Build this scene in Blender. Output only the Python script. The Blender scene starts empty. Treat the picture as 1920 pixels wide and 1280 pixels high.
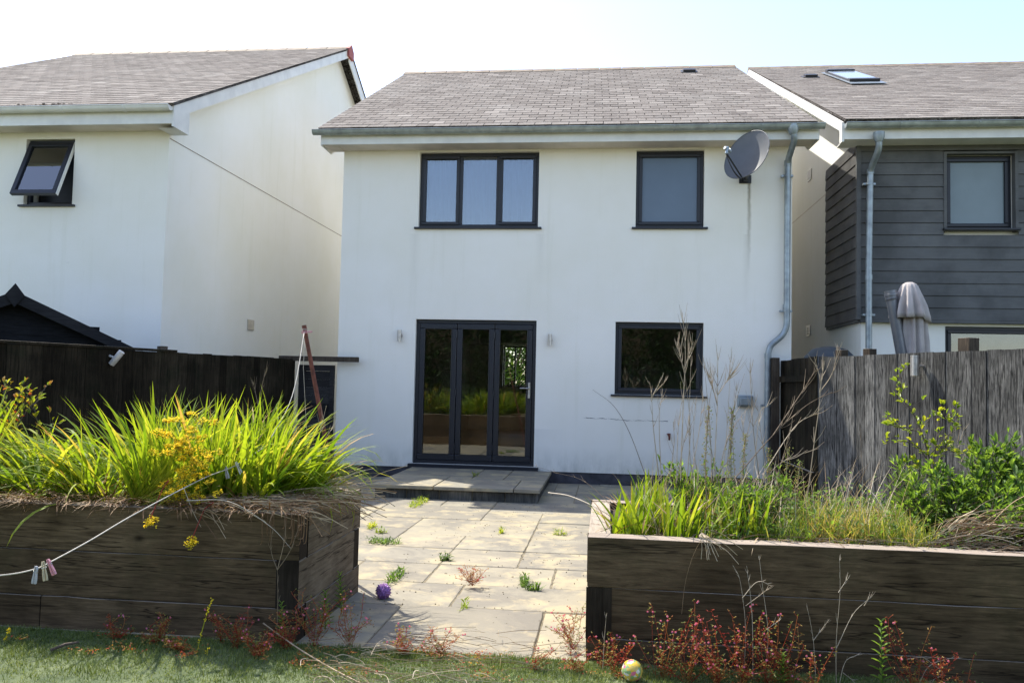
import bpy, math, random
from mathutils import Vector, Matrix
R = math.radians
random.seed(11)
scene = bpy.context.scene
COL = scene.collection

# ------------------------------------------------------------------ camera, light, exposure
YAW, PIT, ROL, FPX, CAMH = -0.11332337, 0.05170153, 0.02210518, 1548.43, 1.38966
CAM = Vector((0, -12, CAMH))
FW = Vector((math.sin(YAW)*math.cos(PIT), math.cos(YAW)*math.cos(PIT), math.sin(PIT)))
r0 = Vector((math.cos(YAW), -math.sin(YAW), 0)); u0 = r0.cross(FW)
RT = math.cos(ROL)*r0 + math.sin(ROL)*u0
UP = -math.sin(ROL)*r0 + math.cos(ROL)*u0
cd = bpy.data.cameras.new('camera'); cam = bpy.data.objects.new('camera', cd); COL.objects.link(cam)
cd.sensor_width = 36; cd.lens = FPX/1920*36; cd.clip_end = 500; cd.clip_start = 0.05
m = Matrix((RT, UP, -FW)).transposed().to_4x4(); m.translation = CAM; cam.matrix_world = m
scene.camera = cam
SUN = Vector((-2.80, 2.2, 5.0)).normalized()
EL = math.asin(SUN.z); AZ = math.atan2(SUN.x, SUN.y)      # AZ measured from +Y towards +X
w = bpy.data.worlds.new('World'); scene.world = w; w.use_nodes = True
nt = w.node_tree; nt.nodes.clear()
sky = nt.nodes.new('ShaderNodeTexSky'); sky.sky_type = 'NISHITA'; sky.sun_disc = False
sky.sun_elevation = EL; sky.sun_rotation = AZ; sky.altitude = 60; sky.air_density = 1.0; sky.dust_density = 1.1; sky.ozone_density = 2.6
bg = nt.nodes.new('ShaderNodeBackground'); bg.inputs['Strength'].default_value = 0.15
wo = nt.nodes.new('ShaderNodeOutputWorld')
tn = nt.nodes.new('ShaderNodeMix'); tn.data_type = 'RGBA'; tn.blend_type = 'MULTIPLY'; tn.inputs[0].default_value = 1; tn.inputs[7].default_value = (1.12, 0.985, 0.93, 1)
nt.links.new(sky.outputs[0], tn.inputs[6]); nt.links.new(tn.outputs[2], bg.inputs[0]); nt.links.new(bg.outputs[0], wo.inputs[0])
ld = bpy.data.lights.new('sun', 'SUN'); ld.energy = 3.1; ld.angle = R(0.55); ld.color = (1.0, 0.955, 0.86)
sun = bpy.data.objects.new('sun', ld); COL.objects.link(sun)
sun.rotation_euler = (-SUN).to_track_quat('-Z', 'Y').to_euler()
scene.view_settings.view_transform = 'Standard'; scene.view_settings.look = 'None'
scene.view_settings.exposure = 1.42; scene.view_settings.gamma = 1

def at(px, py, Y):
    d = FW + RT*((px-960)/FPX) + UP*((640-py)/FPX)
    return CAM + d*((Y-CAM.y)/d.y)
def atz(px, py, z):
    d = FW + RT*((px-960)/FPX) + UP*((640-py)/FPX)
    return CAM + d*((z-CAM.z)/d.z)

# ------------------------------------------------------------------ mesh helpers
class MB:
    def __init__(s): s.v=[]; s.f=[]; s.t=[]; s.m=[]; s.tt=0.5; s.mi=0
    def poly(s, pts, t=None):
        b=len(s.v); s.v+= [tuple(p) for p in pts]; s.f.append(tuple(range(b,b+len(pts)))); s.t.append(s.tt if t is None else t); s.m.append(s.mi)
    def faces(s, vs, fs, t=None):
        b=len(s.v); s.v+=[tuple(p) for p in vs]
        for f in fs: s.f.append(tuple(b+i for i in f)); s.t.append(s.tt if t is None else t); s.m.append(s.mi)
    def box(s, x0,x1,y0,y1,z0,z1,t=None, mat=None):
        if x0>x1:x0,x1=x1,x0
        if y0>y1:y0,y1=y1,y0
        if z0>z1:z0,z1=z1,z0
        vs=[Vector((x,y,z)) for z in (z0,z1) for y in (y0,y1) for x in (x0,x1)]
        if mat is not None: vs=[mat@q for q in vs]
        s.faces(vs,[(0,2,3,1),(4,5,7,6),(0,1,5,4),(1,3,7,5),(3,2,6,7),(2,0,4,6)],t)
    def tube(s, pts, rad, n=6, t=None, cap=True):
        pts=[Vector(p) for p in pts]; k=len(pts)
        if not hasattr(rad,'__len__'): rad=[rad]*k
        vs=[]; ref=None
        for i,p in enumerate(pts):
            d=(pts[min(i+1,k-1)]-pts[max(i-1,0)])
            if d.length<1e-9: d=Vector((0,0,1))
            d.normalize()
            if ref is None:
                ref=Vector((1,0,0)) if abs(d.x)<.8 else Vector((0,1,0))
            a=(ref-d*ref.dot(d)).normalized(); b=d.cross(a); ref=a
            for j in range(n):
                q=2*math.pi*j/n; vs.append(p+(a*math.cos(q)+b*math.sin(q))*rad[i])
        fs=[(i*n+j,i*n+(j+1)%n,(i+1)*n+(j+1)%n,(i+1)*n+j) for i in range(k-1) for j in range(n)]
        if cap: fs+= [tuple(range(n-1,-1,-1)), tuple((k-1)*n+j for j in range(n))]
        s.faces(vs,fs,t)
    def lathe(s, c, prof, n=24, t=None, axis=None):
        # prof: (r,h) list; axis optional matrix
        vs=[]
        for r_,h in prof:
            for j in range(n):
                q=2*math.pi*j/n; p=Vector((r_*math.cos(q),r_*math.sin(q),h))
                if axis is not None: p=axis@p
                vs.append(Vector(c)+p)
        k=len(prof)
        fs=[(i*n+j,i*n+(j+1)%n,(i+1)*n+(j+1)%n,(i+1)*n+j) for i in range(k-1) for j in range(n)]
        if prof[0][0]>1e-5: fs.append(tuple(range(n-1,-1,-1)))
        if prof[-1][0]>1e-5: fs.append(tuple((k-1)*n+j for j in range(n)))
        s.faces(vs,fs,t)
    def prism(s, prof, a, b, mapf, t=None):
        # prof 2-D polygon (p,q); mapf(u,p,q)->Vector, swept from u=a to u=b
        n=len(prof); vs=[mapf(a,p,q) for p,q in prof]+[mapf(b,p,q) for p,q in prof]
        fs=[tuple(range(n-1,-1,-1)),tuple(range(n,2*n))]+[(i,(i+1)%n,n+(i+1)%n,n+i) for i in range(n)]
        s.faces(vs,fs,t)
    def build(s, name, mat, parent=None, smooth=False, bevel=0, auto=False):
        me=bpy.data.meshes.new(name); me.from_pydata(s.v,[],s.f)
        mats = mat if isinstance(mat,(list,tuple)) else [mat]
        for mm in mats: me.materials.append(mm)
        a=me.attributes.new('tint','FLOAT','FACE'); a.data.foreach_set('value',s.t)
        if len(mats)>1: me.polygons.foreach_set('material_index',s.m)
        if smooth: me.polygons.foreach_set('use_smooth',[True]*len(s.f))
        me.update()
        if auto: 
            try: me.set_sharp_from_angle(angle=R(35))
            except Exception: pass
        o=bpy.data.objects.new(name,me); COL.objects.link(o)
        if parent is not None: o.parent=parent
        if bevel:
            b=o.modifiers.new('bevel','BEVEL'); b.width=bevel; b.segments=2; b.limit_method='ANGLE'; b.angle_limit=R(40)
        return o

def tag(o,label=None,cat=None,group=None,kind=None):
    if label: o['label']=label
    if cat: o['category']=cat
    if group: o['group']=group
    if kind: o['kind']=kind
    return o
def thing(name,label,cat,loc=(0,0,0),group=None):
    o=bpy.data.objects.new(name,None); o.location=loc; COL.objects.link(o); o.empty_display_size=.2
    return tag(o,label,cat,group)
def reloc(o, loc):
    # put mesh origin (world coords) at loc for a top-level mesh
    loc=Vector(loc); me=o.data
    for v in me.vertices: v.co-=loc
    o.location=loc; return o

# ------------------------------------------------------------------ materials
def newmat(name):
    m=bpy.data.materials.new(name); m.use_nodes=True; nt=m.node_tree
    return m, nt, nt.nodes['Principled BSDF']
def N(nt,typ,**kw):
    n=nt.nodes.new(typ)
    for k,v in kw.items():
        if k=='inp':
            for a,b in v.items(): n.inputs[a].default_value=b
        else: setattr(n,k,v)
    return n
def ramp(nt,stops,fac=None,interp='LINEAR'):
    n=nt.nodes.new('ShaderNodeValToRGB'); cr=n.color_ramp; cr.interpolation=interp
    while len(cr.elements)<len(stops): cr.elements.new(0.5)
    for e,(p,c) in zip(cr.elements,stops):
        e.position=p; e.color=(c[0],c[1],c[2],1) if hasattr(c,'__len__') else (c,c,c,1)
    if fac is not None: nt.links.new(fac,n.inputs[0])
    return n
def coords(nt,scale=(1,1,1),kind='Object',rot=(0,0,0)):
    tc=nt.nodes.new('ShaderNodeTexCoord'); mp=nt.nodes.new('ShaderNodeMapping')
    mp.inputs['Scale'].default_value=scale; mp.inputs['Rotation'].default_value=rot
    nt.links.new(tc.outputs[kind],mp.inputs[0]); return mp.outputs[0]
def noise(nt,vec,scale,detail=4,rough=.55,dist=0):
    n=nt.nodes.new('ShaderNodeTexNoise'); n.inputs['Scale'].default_value=scale; n.inputs['Detail'].default_value=detail
    n.inputs['Roughness'].default_value=rough; n.inputs['Distortion'].default_value=dist; nt.links.new(vec,n.inputs['Vector']); return n.outputs['Fac']
def mix(nt,fac,a,b,typ='MIX'):
    n=nt.nodes.new('ShaderNodeMix'); n.data_type='RGBA'; n.blend_type=typ
    for sock,val in ((n.inputs[0],fac),(n.inputs[6],a),(n.inputs[7],b)):
        if hasattr(val,'is_linked'): nt.links.new(val,sock)
        elif hasattr(val,'__len__'): sock.default_value=(val[0],val[1],val[2],1)
        else:
            try: sock.default_value=val
            except Exception: sock.default_value=(val,val,val,1)
    return n.outputs[2]
def bump(nt,b,height,strength=.3,dist=.01):
    n=nt.nodes.new('ShaderNodeBump'); n.inputs['Strength'].default_value=strength; n.inputs['Distance'].default_value=dist
    nt.links.new(height,n.inputs['Height']); nt.links.new(n.outputs[0],b.inputs['Normal'])
def attr(nt,name='tint'):
    n=nt.nodes.new('ShaderNodeAttribute'); n.attribute_name=name; return n.outputs['Fac']
def math_(nt,op,a,b=0,clamp=False):
    n=nt.nodes.new('ShaderNodeMath'); n.operation=op; n.use_clamp=clamp
    for i,v in enumerate((a,b)):
        if hasattr(v,'is_linked'): nt.links.new(v,n.inputs[i])
        else: n.inputs[i].default_value=v
    return n.outputs[0]

def mat_plain(name,c,rough=.5,metal=0,var=.12,scale=12,b=.0,spec=.5):
    m,nt,p=newmat(name); v=coords(nt)
    f=noise(nt,v,scale,5)
    lo=[x*(1-var) for x in c]; hi=[min(1,x*(1+var)) for x in c]
    rp=ramp(nt,[(.3,lo),(.7,hi)],f); nt.links.new(rp.outputs[0],p.inputs['Base Color'])
    p.inputs['Roughness'].default_value=rough; p.inputs['Metallic'].default_value=metal
    if 'Specular IOR Level' in p.inputs: p.inputs['Specular IOR Level'].default_value=spec
    if b: bump(nt,p,noise(nt,v,scale*6,4),b,.005)
    return m

def mat_render(name,c,stains=()):
    """white painted render with faint dirt, rain streaks, and stains given as (x,ztop,zbottom,width,strength)"""
    m,nt,p=newmat(name)
    v=coords(nt,(1,1,1)); vs=coords(nt,(5,5,.35))
    big=noise(nt,v,.7,5,.6); st=noise(nt,vs,1.3,6,.62)
    col=mix(nt,ramp(nt,[(.35,0),(.75,1)],big).outputs[0],c,[c[0]*.93,c[1]*.925,c[2]*.87])
    sr=ramp(nt,[(.56,0),(.8,.36)],st).outputs[0]
    col=mix(nt,sr,col,[c[0]*.8,c[1]*.8,c[2]*.7])
    spk=ramp(nt,[(.68,0),(.76,.35)],noise(nt,v,9,6,.7)).outputs[0]
    spk2=ramp(nt,[(.52,0),(.66,1)],noise(nt,v,1.1,3)).outputs[0]
    col=mix(nt,math_(nt,'MULTIPLY',spk,spk2),col,[.42,.42,.33])
    geo=nt.nodes.new('ShaderNodeNewGeometry'); sp=nt.nodes.new('ShaderNodeSeparateXYZ'); nt.links.new(geo.outputs['Position'],sp.inputs[0])
    wob=noise(nt,coords(nt,(1,1,1)),6,4,.6)
    for (x,zt,zb,wd,s,cc) in stains:
        X=math_(nt,'ADD',sp.outputs[0],math_(nt,'MULTIPLY',math_(nt,'SUBTRACT',wob,.5),.05))
        dx=math_(nt,'DIVIDE',math_(nt,'ABSOLUTE',math_(nt,'SUBTRACT',X,x)),wd)
        gx=math_(nt,'SUBTRACT',1.0,dx,True)
        gz=math_(nt,'DIVIDE',math_(nt,'SUBTRACT',sp.outputs[2],zb),zt-zb,True)
        below=math_(nt,'LESS_THAN',sp.outputs[2],zt)
        f=math_(nt,'MULTIPLY',math_(nt,'MULTIPLY',gx,gz),math_(nt,'MULTIPLY',below,s))
        col=mix(nt,f,col,cc)
    bs=math_(nt,'MULTIPLY',math_(nt,'SUBTRACT',1.0,math_(nt,'DIVIDE',math_(nt,'SUBTRACT',sp.outputs[2],.14),.38,True),True),ramp(nt,[(.35,.1),(.65,.75)],noise(nt,coords(nt,(3,3,1.5)),2.2,6,.7)).outputs[0])
    col=mix(nt,bs,col,[.50,.49,.42])
    nt.links.new(col,p.inputs['Base Color']); p.inputs['Roughness'].default_value=.9
    bump(nt,p,noise(nt,v,70,5,.75),.45,.006)
    return m

def mat_slate(name,cols):
    m,nt,p=newmat(name); v=coords(nt)
    t=attr(nt); base=ramp(nt,cols,t).outputs[0]
    n1=noise(nt,v,14,5,.65); base=mix(nt,ramp(nt,[(.4,0),(.62,.4)],n1).outputs[0],base,[.26,.235,.215])
    n2=noise(nt,coords(nt,(1,1,1)),1.1,6,.7); base=mix(nt,ramp(nt,[(.5,0),(.72,.5)],n2).outputs[0],base,[.30,.28,.25])
    n3=noise(nt,v,40,3,.6); base=mix(nt,ramp(nt,[(.60,0),(.68,.75)],n3).outputs[0],base,[.46,.44,.38])
    nt.links.new(base,p.inputs['Base Color']); p.inputs['Roughness'].default_value=.95; p.inputs['Specular IOR Level'].default_value=.08
    bump(nt,p,n3,.12,.004)
    return m

def mat_wood(name,c_lo,c_hi,axis='X',top=None,rough=.8,scale=1.0,knots=False,tintmul=.5,moss=None,lim=(.3,.62)):
    m,nt,p=newmat(name)
    sc={'X':(2.2,26,26),'Z':(24,24,1.6),'Y':(26,2.2,26)}[axis]; sc=tuple(q*scale for q in sc)
    v=coords(nt,sc); g=noise(nt,v,2.2,7,.68,.6)
    base=ramp(nt,[(lim[0],c_lo),(lim[1],c_hi)],g).outputs[0]
    big=noise(nt,coords(nt),1.7,5,.6)
    base=mix(nt,ramp(nt,[(.36,.6),(.6,0)],big).outputs[0],base,[q*.45 for q in c_lo])
    if moss: base=mix(nt,ramp(nt,[(.52,0),(.7,.6)],noise(nt,coords(nt),2.9,6,.7)).outputs[0],base,moss)
    t=attr(nt); base=mix(nt,1.0,base,ramp(nt,[(0,1-tintmul),(1,1+tintmul*.6)],t).outputs[0],'MULTIPLY')
    if knots:
        ch=noise(nt,coords(nt,{'X':(.35,7,7),'Y':(7,.35,7),'Z':(7,7,.35)}[axis]),1.6,5,.5,.4); base=mix(nt,ramp(nt,[(.488,0),(.498,.8),(.502,.8),(.512,0)],ch).outputs[0],base,[.014,.010,.007])
        kn=nt.nodes.new('ShaderNodeTexVoronoi'); kn.inputs['Scale'].default_value=1.0
        nt.links.new(coords(nt,(1.6,1.6,2.9)),kn.inputs['Vector'])
        base=mix(nt,ramp(nt,[(.03,.9),(.07,.15),(.1,0)],kn.outputs['Distance']).outputs[0],base,[.012,.009,.007])
    if top:
        geo=nt.nodes.new('ShaderNodeNewGeometry'); sp=nt.nodes.new('ShaderNodeSeparateXYZ'); nt.links.new(geo.outputs['Normal'],sp.inputs[0])
        up=ramp(nt,[(.7,0),(.9,1)],sp.outputs[2]).outputs[0]
        tg=ramp(nt,[(.3,[q*.62 for q in top]),(.6,top)],g).outputs[0]
        base=mix(nt,up,base,tg)
    nt.links.new(base,p.inputs['Base Color']); p.inputs['Roughness'].default_value=rough
    if 'Specular IOR Level' in p.inputs: p.inputs['Specular IOR Level'].default_value=.06
    bump(nt,p,g,.5,.006)
    return m

def mat_leaf(name,stops,trans=.45,rough=.45,vein=True):
    m,nt,p=newmat(name); out=nt.nodes['Material Output']
    base=ramp(nt,stops,attr(nt)).outputs[0]
    nz=noise(nt,coords(nt),25,3); base=mix(nt,1.0,base,ramp(nt,[(.3,.78),(.7,1.15)],nz).outputs[0],'MULTIPLY')
    nt.links.new(base,p.inputs['Base Color']); p.inputs['Roughness'].default_value=rough
    if 'Specular IOR Level' in p.inputs: p.inputs['Specular IOR Level'].default_value=.35
    tr=nt.nodes.new('ShaderNodeBsdfTranslucent')
    tc=mix(nt,1.0,base,[1.5,1.35,.55],'MULTIPLY'); nt.links.new(tc,tr.inputs[0])
    mx=nt.nodes.new('ShaderNodeMixShader'); mx.inputs[0].default_value=trans
    nt.links.new(p.outputs[0],mx.inputs[1]); nt.links.new(tr.outputs[0],mx.inputs[2]); nt.links.new(mx.outputs[0],out.inputs[0])
    return m

def mat_glass(name,tint=(.85,.9,.9),ior=1.8,rough=0.0):
    m,nt,p=newmat(name); out=nt.nodes['Material Output']; nt.nodes.remove(p)
    fr=nt.nodes.new('ShaderNodeFresnel'); fr.inputs[0].default_value=ior
    tr=nt.nodes.new('ShaderNodeBsdfTransparent'); tr.inputs[0].default_value=(*tint,1)
    gl=nt.nodes.new('ShaderNodeBsdfGlossy'); gl.inputs['Roughness'].default_value=rough; gl.inputs[0].default_value=(1,1,1,1)
    bn=nt.nodes.new('ShaderNodeBump'); bn.inputs['Strength'].default_value=.02; bn.inputs['Distance'].default_value=.01
    nt.links.new(noise(nt,coords(nt),3,2),bn.inputs['Height']); nt.links.new(bn.outputs[0],gl.inputs['Normal'])
    mx=nt.nodes.new('ShaderNodeMixShader'); nt.links.new(fr.outputs[0],mx.inputs[0]); nt.links.new(tr.outputs[0],mx.inputs[1]); nt.links.new(gl.outputs[0],mx.inputs[2])
    nt.links.new(mx.outputs[0],out.inputs[0]); return m

M={}
M['render']=mat_render('white_render',(.87,.84,.765),[
    (2.005,4.33,3.0,.035,.95,(.22,.19,.12)),(1.97,3.6,2.3,.06,.25,(.45,.42,.33)),
    (-1.0,.75,.2,.5,.22,(.45,.45,.42)),(-2.86,3.6,2.4,.1,.22,(.5,.48,.4)),(-.98,3.6,2.7,.08,.2,(.5,.48,.4)),(.45,2.2,.15,.5,.12,(.45,.45,.42))])
M['render_side']=mat_render('cream_render',(.88,.865,.80),[(-6.1,7.6,4.4,.9,.0,(.4,.38,.3))])
M['slate']=mat_slate('roof_slate',[(0,(.022,.018,.016)),(.03,(.022,.018,.016)),(.06,(.115,.098,.084)),(.35,(.175,.152,.13)),(.7,(.235,.207,.178)),(1,(.34,.305,.265))])
M['ridge']=mat_plain('ridge_tile',(.20,.15,.10),.8,0,.35,9,.4)
M['ridge_red']=mat_plain('ridge_end_red',(.35,.09,.075),.7,0,.2,9,.2)
M['frame']=mat_plain('anthracite_frame',(.008,.0095,.015),.42,0,.1,5)
M['glass']=mat_glass('window_glass')
M['glass_blue']=mat_glass('upper_glass',(.8,.88,.95),2.15)
M['zinc']=mat_plain('galvanised_steel',(.30,.34,.355),.42,.55,.22,9,.15)
M['gutter']=mat_plain('grey_gutter',(.34,.37,.35),.4,.35,.3,6,.15)
M['fascia']=mat_plain('fascia_paint',(.72,.71,.66),.5,0,.1,4)
M['soffit']=mat_plain('soffit_board',(.62,.55,.47),.6,0,.12,4)
M['plinth']=mat_plain('plinth_paint',(.045,.042,.05),.7,0,.5,6,.4)
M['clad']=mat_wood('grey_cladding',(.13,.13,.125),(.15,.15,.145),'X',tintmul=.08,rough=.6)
M['dark_int']=mat_plain('interior_wall',(.30,.28,.24),.9,0,.1,3)
M['int_floor']=mat_plain('interior_floor',(.12,.09,.06),.5,0,.2,3)
M['blind']=mat_plain('pale_blind',(.20,.23,.29),.8,0,.06,3)
M['frosted']=mat_plain('frosted_pane',(.10,.14,.19),.22,0,.06,2)
M['frosted_pale']=mat_plain('pale_frosted_pane',(.17,.215,.225),.25,0,.08,2)
M['steel']=mat_plain('brushed_steel',(.5,.47,.43),.35,.8,.15,20)
M['black']=mat_plain('black_plastic',(.02,.02,.022),.45,0,.2,12)
M['dish']=mat_plain('dish_paint',(.10,.106,.112),.45,0,.08,8)
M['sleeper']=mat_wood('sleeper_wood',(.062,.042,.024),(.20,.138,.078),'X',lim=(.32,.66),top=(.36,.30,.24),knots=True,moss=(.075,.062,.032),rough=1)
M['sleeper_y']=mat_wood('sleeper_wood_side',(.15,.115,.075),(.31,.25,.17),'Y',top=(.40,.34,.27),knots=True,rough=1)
M['endgrain']=mat_wood('sleeper_end_grain',(.022,.017,.012),(.065,.05,.036),'Z',top=(.36,.31,.25))
M['fence_grey']=mat_wood('weathered_fence',(.020,.020,.019),(.185,.182,.168),'Z',scale=1.7,top=(.3,.28,.25),tintmul=.6,moss=(.045,.045,.043),lim=(.40,.60))
M['fence_dark']=mat_wood('stained_and_shaded_fence',(.010,.009,.006),(.055,.043,.027),'Z',top=(.40,.36,.29),tintmul=.5,moss=(.012,.016,.008))  # black stain on the left fence, painted-in shade on the corner panel
M['gate_wood']=mat_wood('gate_boards',(.022,.022,.023),(.055,.052,.05),'X',top=(.3,.28,.25))
M['post_wood']=mat_wood('post_wood',(.04,.032,.025),(.12,.095,.07),'Z',top=(.42,.38,.33))
M['shed']=mat_wood('dark_shed_boards',(.010,.011,.013),(.020,.021,.024),'X',tintmul=.2,rough=.7)
M['shed_trim']=mat_wood('shed_trim',(.018,.018,.020),(.034,.034,.036),'X',tintmul=.2,rough=.7)
M['rust']=mat_plain('rusted_steel',(.16,.05,.03),.8,.1,.5,25,.6)
M['rope']=mat_plain('washing_line',(.55,.50,.42),.8,0,.15,40)
M['fabric']=mat_plain('parasol_cover_fabric',(.42,.375,.345),.9,0,.12,6,.2)
M['alu']=mat_plain('grey_aluminium',(.16,.165,.175),.4,.4,.15,6)
M['cover']=mat_plain('dark_cover',(.045,.055,.062),.6,0,.15,8)
M['straw']=mat_leaf('dry_straw',[(0,(.14,.075,.035)),(.35,(.30,.19,.10)),(.7,(.52,.42,.28)),(1,(.72,.63,.48))],.15,.7)
M['twig']=mat_leaf('dry_stems',[(0,(.10,.065,.035)),(.5,(.34,.26,.17)),(1,(.62,.55,.43))],.1,.7)
M['blade']=mat_leaf('sword_leaf',[(0,(.05,.10,.010)),(.35,(.14,.25,.018)),(.7,(.27,.36,.03)),(.92,(.42,.44,.07)),(1,(.45,.30,.12))],.5,.6)
M['grass_y']=mat_leaf('yellow_grass',[(0,(.10,.17,.03)),(.45,(.22,.30,.05)),(.75,(.40,.37,.12)),(1,(.48,.36,.18))],.45,.5)
M['leafy']=mat_leaf('weed_leaf',[(0,(.05,.10,.022)),(.5,(.11,.21,.04)),(1,(.24,.37,.08))],.55,.5)
M['shrub']=mat_leaf('shrub_leaf',[(0,(.05,.12,.015)),(.45,(.20,.28,.03)),(.8,(.38,.38,.04)),(.93,(.42,.15,.03)),(1,(.35,.05,.04))],.45,.4)
M['lime']=mat_leaf('lime_leaf',[(0,(.10,.20,.02)),(.6,(.26,.36,.03)),(1,(.45,.48,.05))],.5,.4)
M['yellow']=mat_leaf('yellow_flower',[(0,(.62,.56,.03)),(1,(.95,.86,.06))],.5,.7)
M['umbel_stem']=mat_leaf('umbel_stem',[(0,(.30,.05,.03)),(.5,(.25,.30,.04)),(1,(.45,.50,.06))],.4,.5)
M['herb']=mat_leaf('herb_robert',[(0,(.32,.025,.02)),(.25,(.42,.08,.035)),(.45,(.46,.23,.07)),(.7,(.36,.30,.08)),(1,(.12,.22,.045))],.4,.5)
M['pink']=mat_leaf('pink_petal',[(0,(.75,.12,.35)),(1,(.85,.35,.55))],.35,.5)
M['hedge']=mat_leaf('hedge_leaf',[(0,(.02,.05,.008)),(.5,(.06,.13,.018)),(1,(.16,.25,.03))],.4,.5)
M['bark']=mat_plain('bark',(.10,.075,.055),.9,0,.3,10,.6)

def mat_slab():
    m,nt,p=newmat('sandstone_slab'); v0=coords(nt)
    va=nt.nodes.new('ShaderNodeVectorMath'); va.operation='ADD'; cx_=nt.nodes.new('ShaderNodeCombineXYZ'); off_=math_(nt,'MULTIPLY',attr(nt),40.0)
    for k_ in range(3): nt.links.new(off_,cx_.inputs[k_])
    nt.links.new(v0,va.inputs[0]); nt.links.new(cx_.outputs[0],va.inputs[1]); v=va.outputs[0]
    base=ramp(nt,[(0,(.22,.195,.145)),(.35,(.31,.27,.185)),(.6,(.26,.235,.175)),(1,(.36,.305,.20))],attr(nt)).outputs[0]
    n1=noise(nt,v,1.5,9,.7,.5); base=mix(nt,ramp(nt,[(.45,0),(.58,.75)],n1).outputs[0],base,[.17,.152,.12])
    n2=noise(nt,v,3.5,6,.65,.4); base=mix(nt,ramp(nt,[(.50,0),(.62,.7)],n2).outputs[0],base,[.42,.345,.20])
    n3=noise(nt,v,38,4,.7); base=mix(nt,ramp(nt,[(.58,0),(.72,.35)],n3).outputs[0],base,[.2,.19,.16])
    nt.links.new(base,p.inputs['Base Color']); p.inputs['Roughness'].default_value=.8
    bump(nt,p,noise(nt,v,9,8,.65),.45,.012); return m
M['slab']=mat_slab()
def mat_soil(name,a,b,sc=14):
    m,nt,p=newmat(name); v=coords(nt); n=noise(nt,v,sc,8,.75)
    nt.links.new(ramp(nt,[(.35,a),(.65,b)],n).outputs[0],p.inputs['Base Color']); p.inputs['Roughness'].default_value=.95
    bump(nt,p,n,1,.03); return m
M['soil']=mat_soil('soil',(.03,.02,.013),(.12,.085,.055))
M['joint']=mat_soil('mossy_joint',(.12,.10,.06),(.30,.25,.16))
M['turf']=mat_soil('artificial_turf_backing',(.06,.09,.035),(.15,.18,.08),6)
M['turf_blade']=mat_leaf('artificial_turf_blade',[(0,(.08,.125,.03)),(.6,(.18,.24,.065)),(1,(.33,.37,.13))],.25,.5)
M['ground']=mat_soil('garden_ground',(.05,.07,.025),(.12,.13,.06),3)

# ------------------------------------------------------------------ setting
g=MB(); g.box(-150,150,-150,150,-.6,-.12); tag(g.build('ground',M['ground']),kind='structure')
g=MB(); g.box(-9,9,-17,-7.72,-.11,0.0); tag(g.build('lawn',M['turf']),kind='structure')

# patio: real slabs, each with its own bevelled top
pb=MB(); pb.box(-4.6,2.5,-7.72,-.0,-.11,-.019); jb=pb.build('patio_bed',M['joint']); tag(jb,kind='structure')
pt=MB(); mod=.3; nx=int(7.1/mod); ny=int(7.7/mod)+1; used=set()
rng=random.Random(5)
sizes=[(3,3),(3,2),(2,3),(2,2),(4,3),(3,2),(2,2),(2,1),(1,2),(1,1)]
for j in range(ny):
    for i in range(nx):
        if (i,j) in used: continue
        cand=sizes[:6]; rng.shuffle(cand); cand+= sizes[6:]
        if j==0: cand=[(4,3),(3,3),(2,3)]; rng.shuffle(cand); cand+=sizes
        for a,b in cand:
            cells=[(i+p,j+q) for p in range(a) for q in range(b)]
            if all(c not in used and c[0]<nx and c[1]<ny for c in cells): break
        else: a=b=1; cells=[(i,j)]
        used|=set(cells)
        x0=-4.55+i*mod; x1=x0+a*mod; y0=-7.715+j*mod; y1=min(y0+b*mod,-.02)
        e=.003+rng.random()*.003; dz=rng.uniform(-.005,.004); tx=rng.uniform(-.004,.004); k=.006
        t=rng.random()
        zt=-.012+dz
        def q(x,y,z): return (x,y,z+tx*((x-x0)/(x1-x0)-.5))
        A=(x0+e,x1-e,y0+e,y1-e)
        # irregular riven edge
        top=[]; n=7
        pts=[]
        for (xa,ya,xb,yb) in ((A[0],A[2],A[1],A[2]),(A[1],A[2],A[1],A[3]),(A[1],A[3],A[0],A[3]),(A[0],A[3],A[0],A[2])):
            for s_ in range(n):
                u=s_/n; jx=rng.uniform(-.0035,.0035); jy=rng.uniform(-.0035,.0035)
                pts.append((xa+(xb-xa)*u+jx,ya+(yb-ya)*u+jy))
        cx=(A[0]+A[1])/2; cy=(A[2]+A[3])/2
        tp=[q(cx+(x-cx)*(1-k/max(.1,abs(A[1]-A[0])/2)),cy+(y-cy)*(1-k/max(.1,abs(A[3]-A[2])/2)),zt) for x,y in pts]
        md=[q(x,y,zt-.006) for x,y in pts]; bt=[(x,y,-.06) for x,y in pts]
        L=len(pts); b0=len(pt.v); pt.v+=tp+md+bt
        pt.f.append(tuple(b0+i_ for i_ in range(L))); pt.t.append(t); pt.m.append(0)
        for s_ in range(L):
            n_=(s_+1)%L
            for o_ in (0,L):
                pt.f.append((b0+o_+n_,b0+o_+s_,b0+o_+L+s_,b0+o_+L+n_)); pt.t.append(t); pt.m.append(0)
tag(pt.build('patio',M['slab']),kind='structure')

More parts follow.
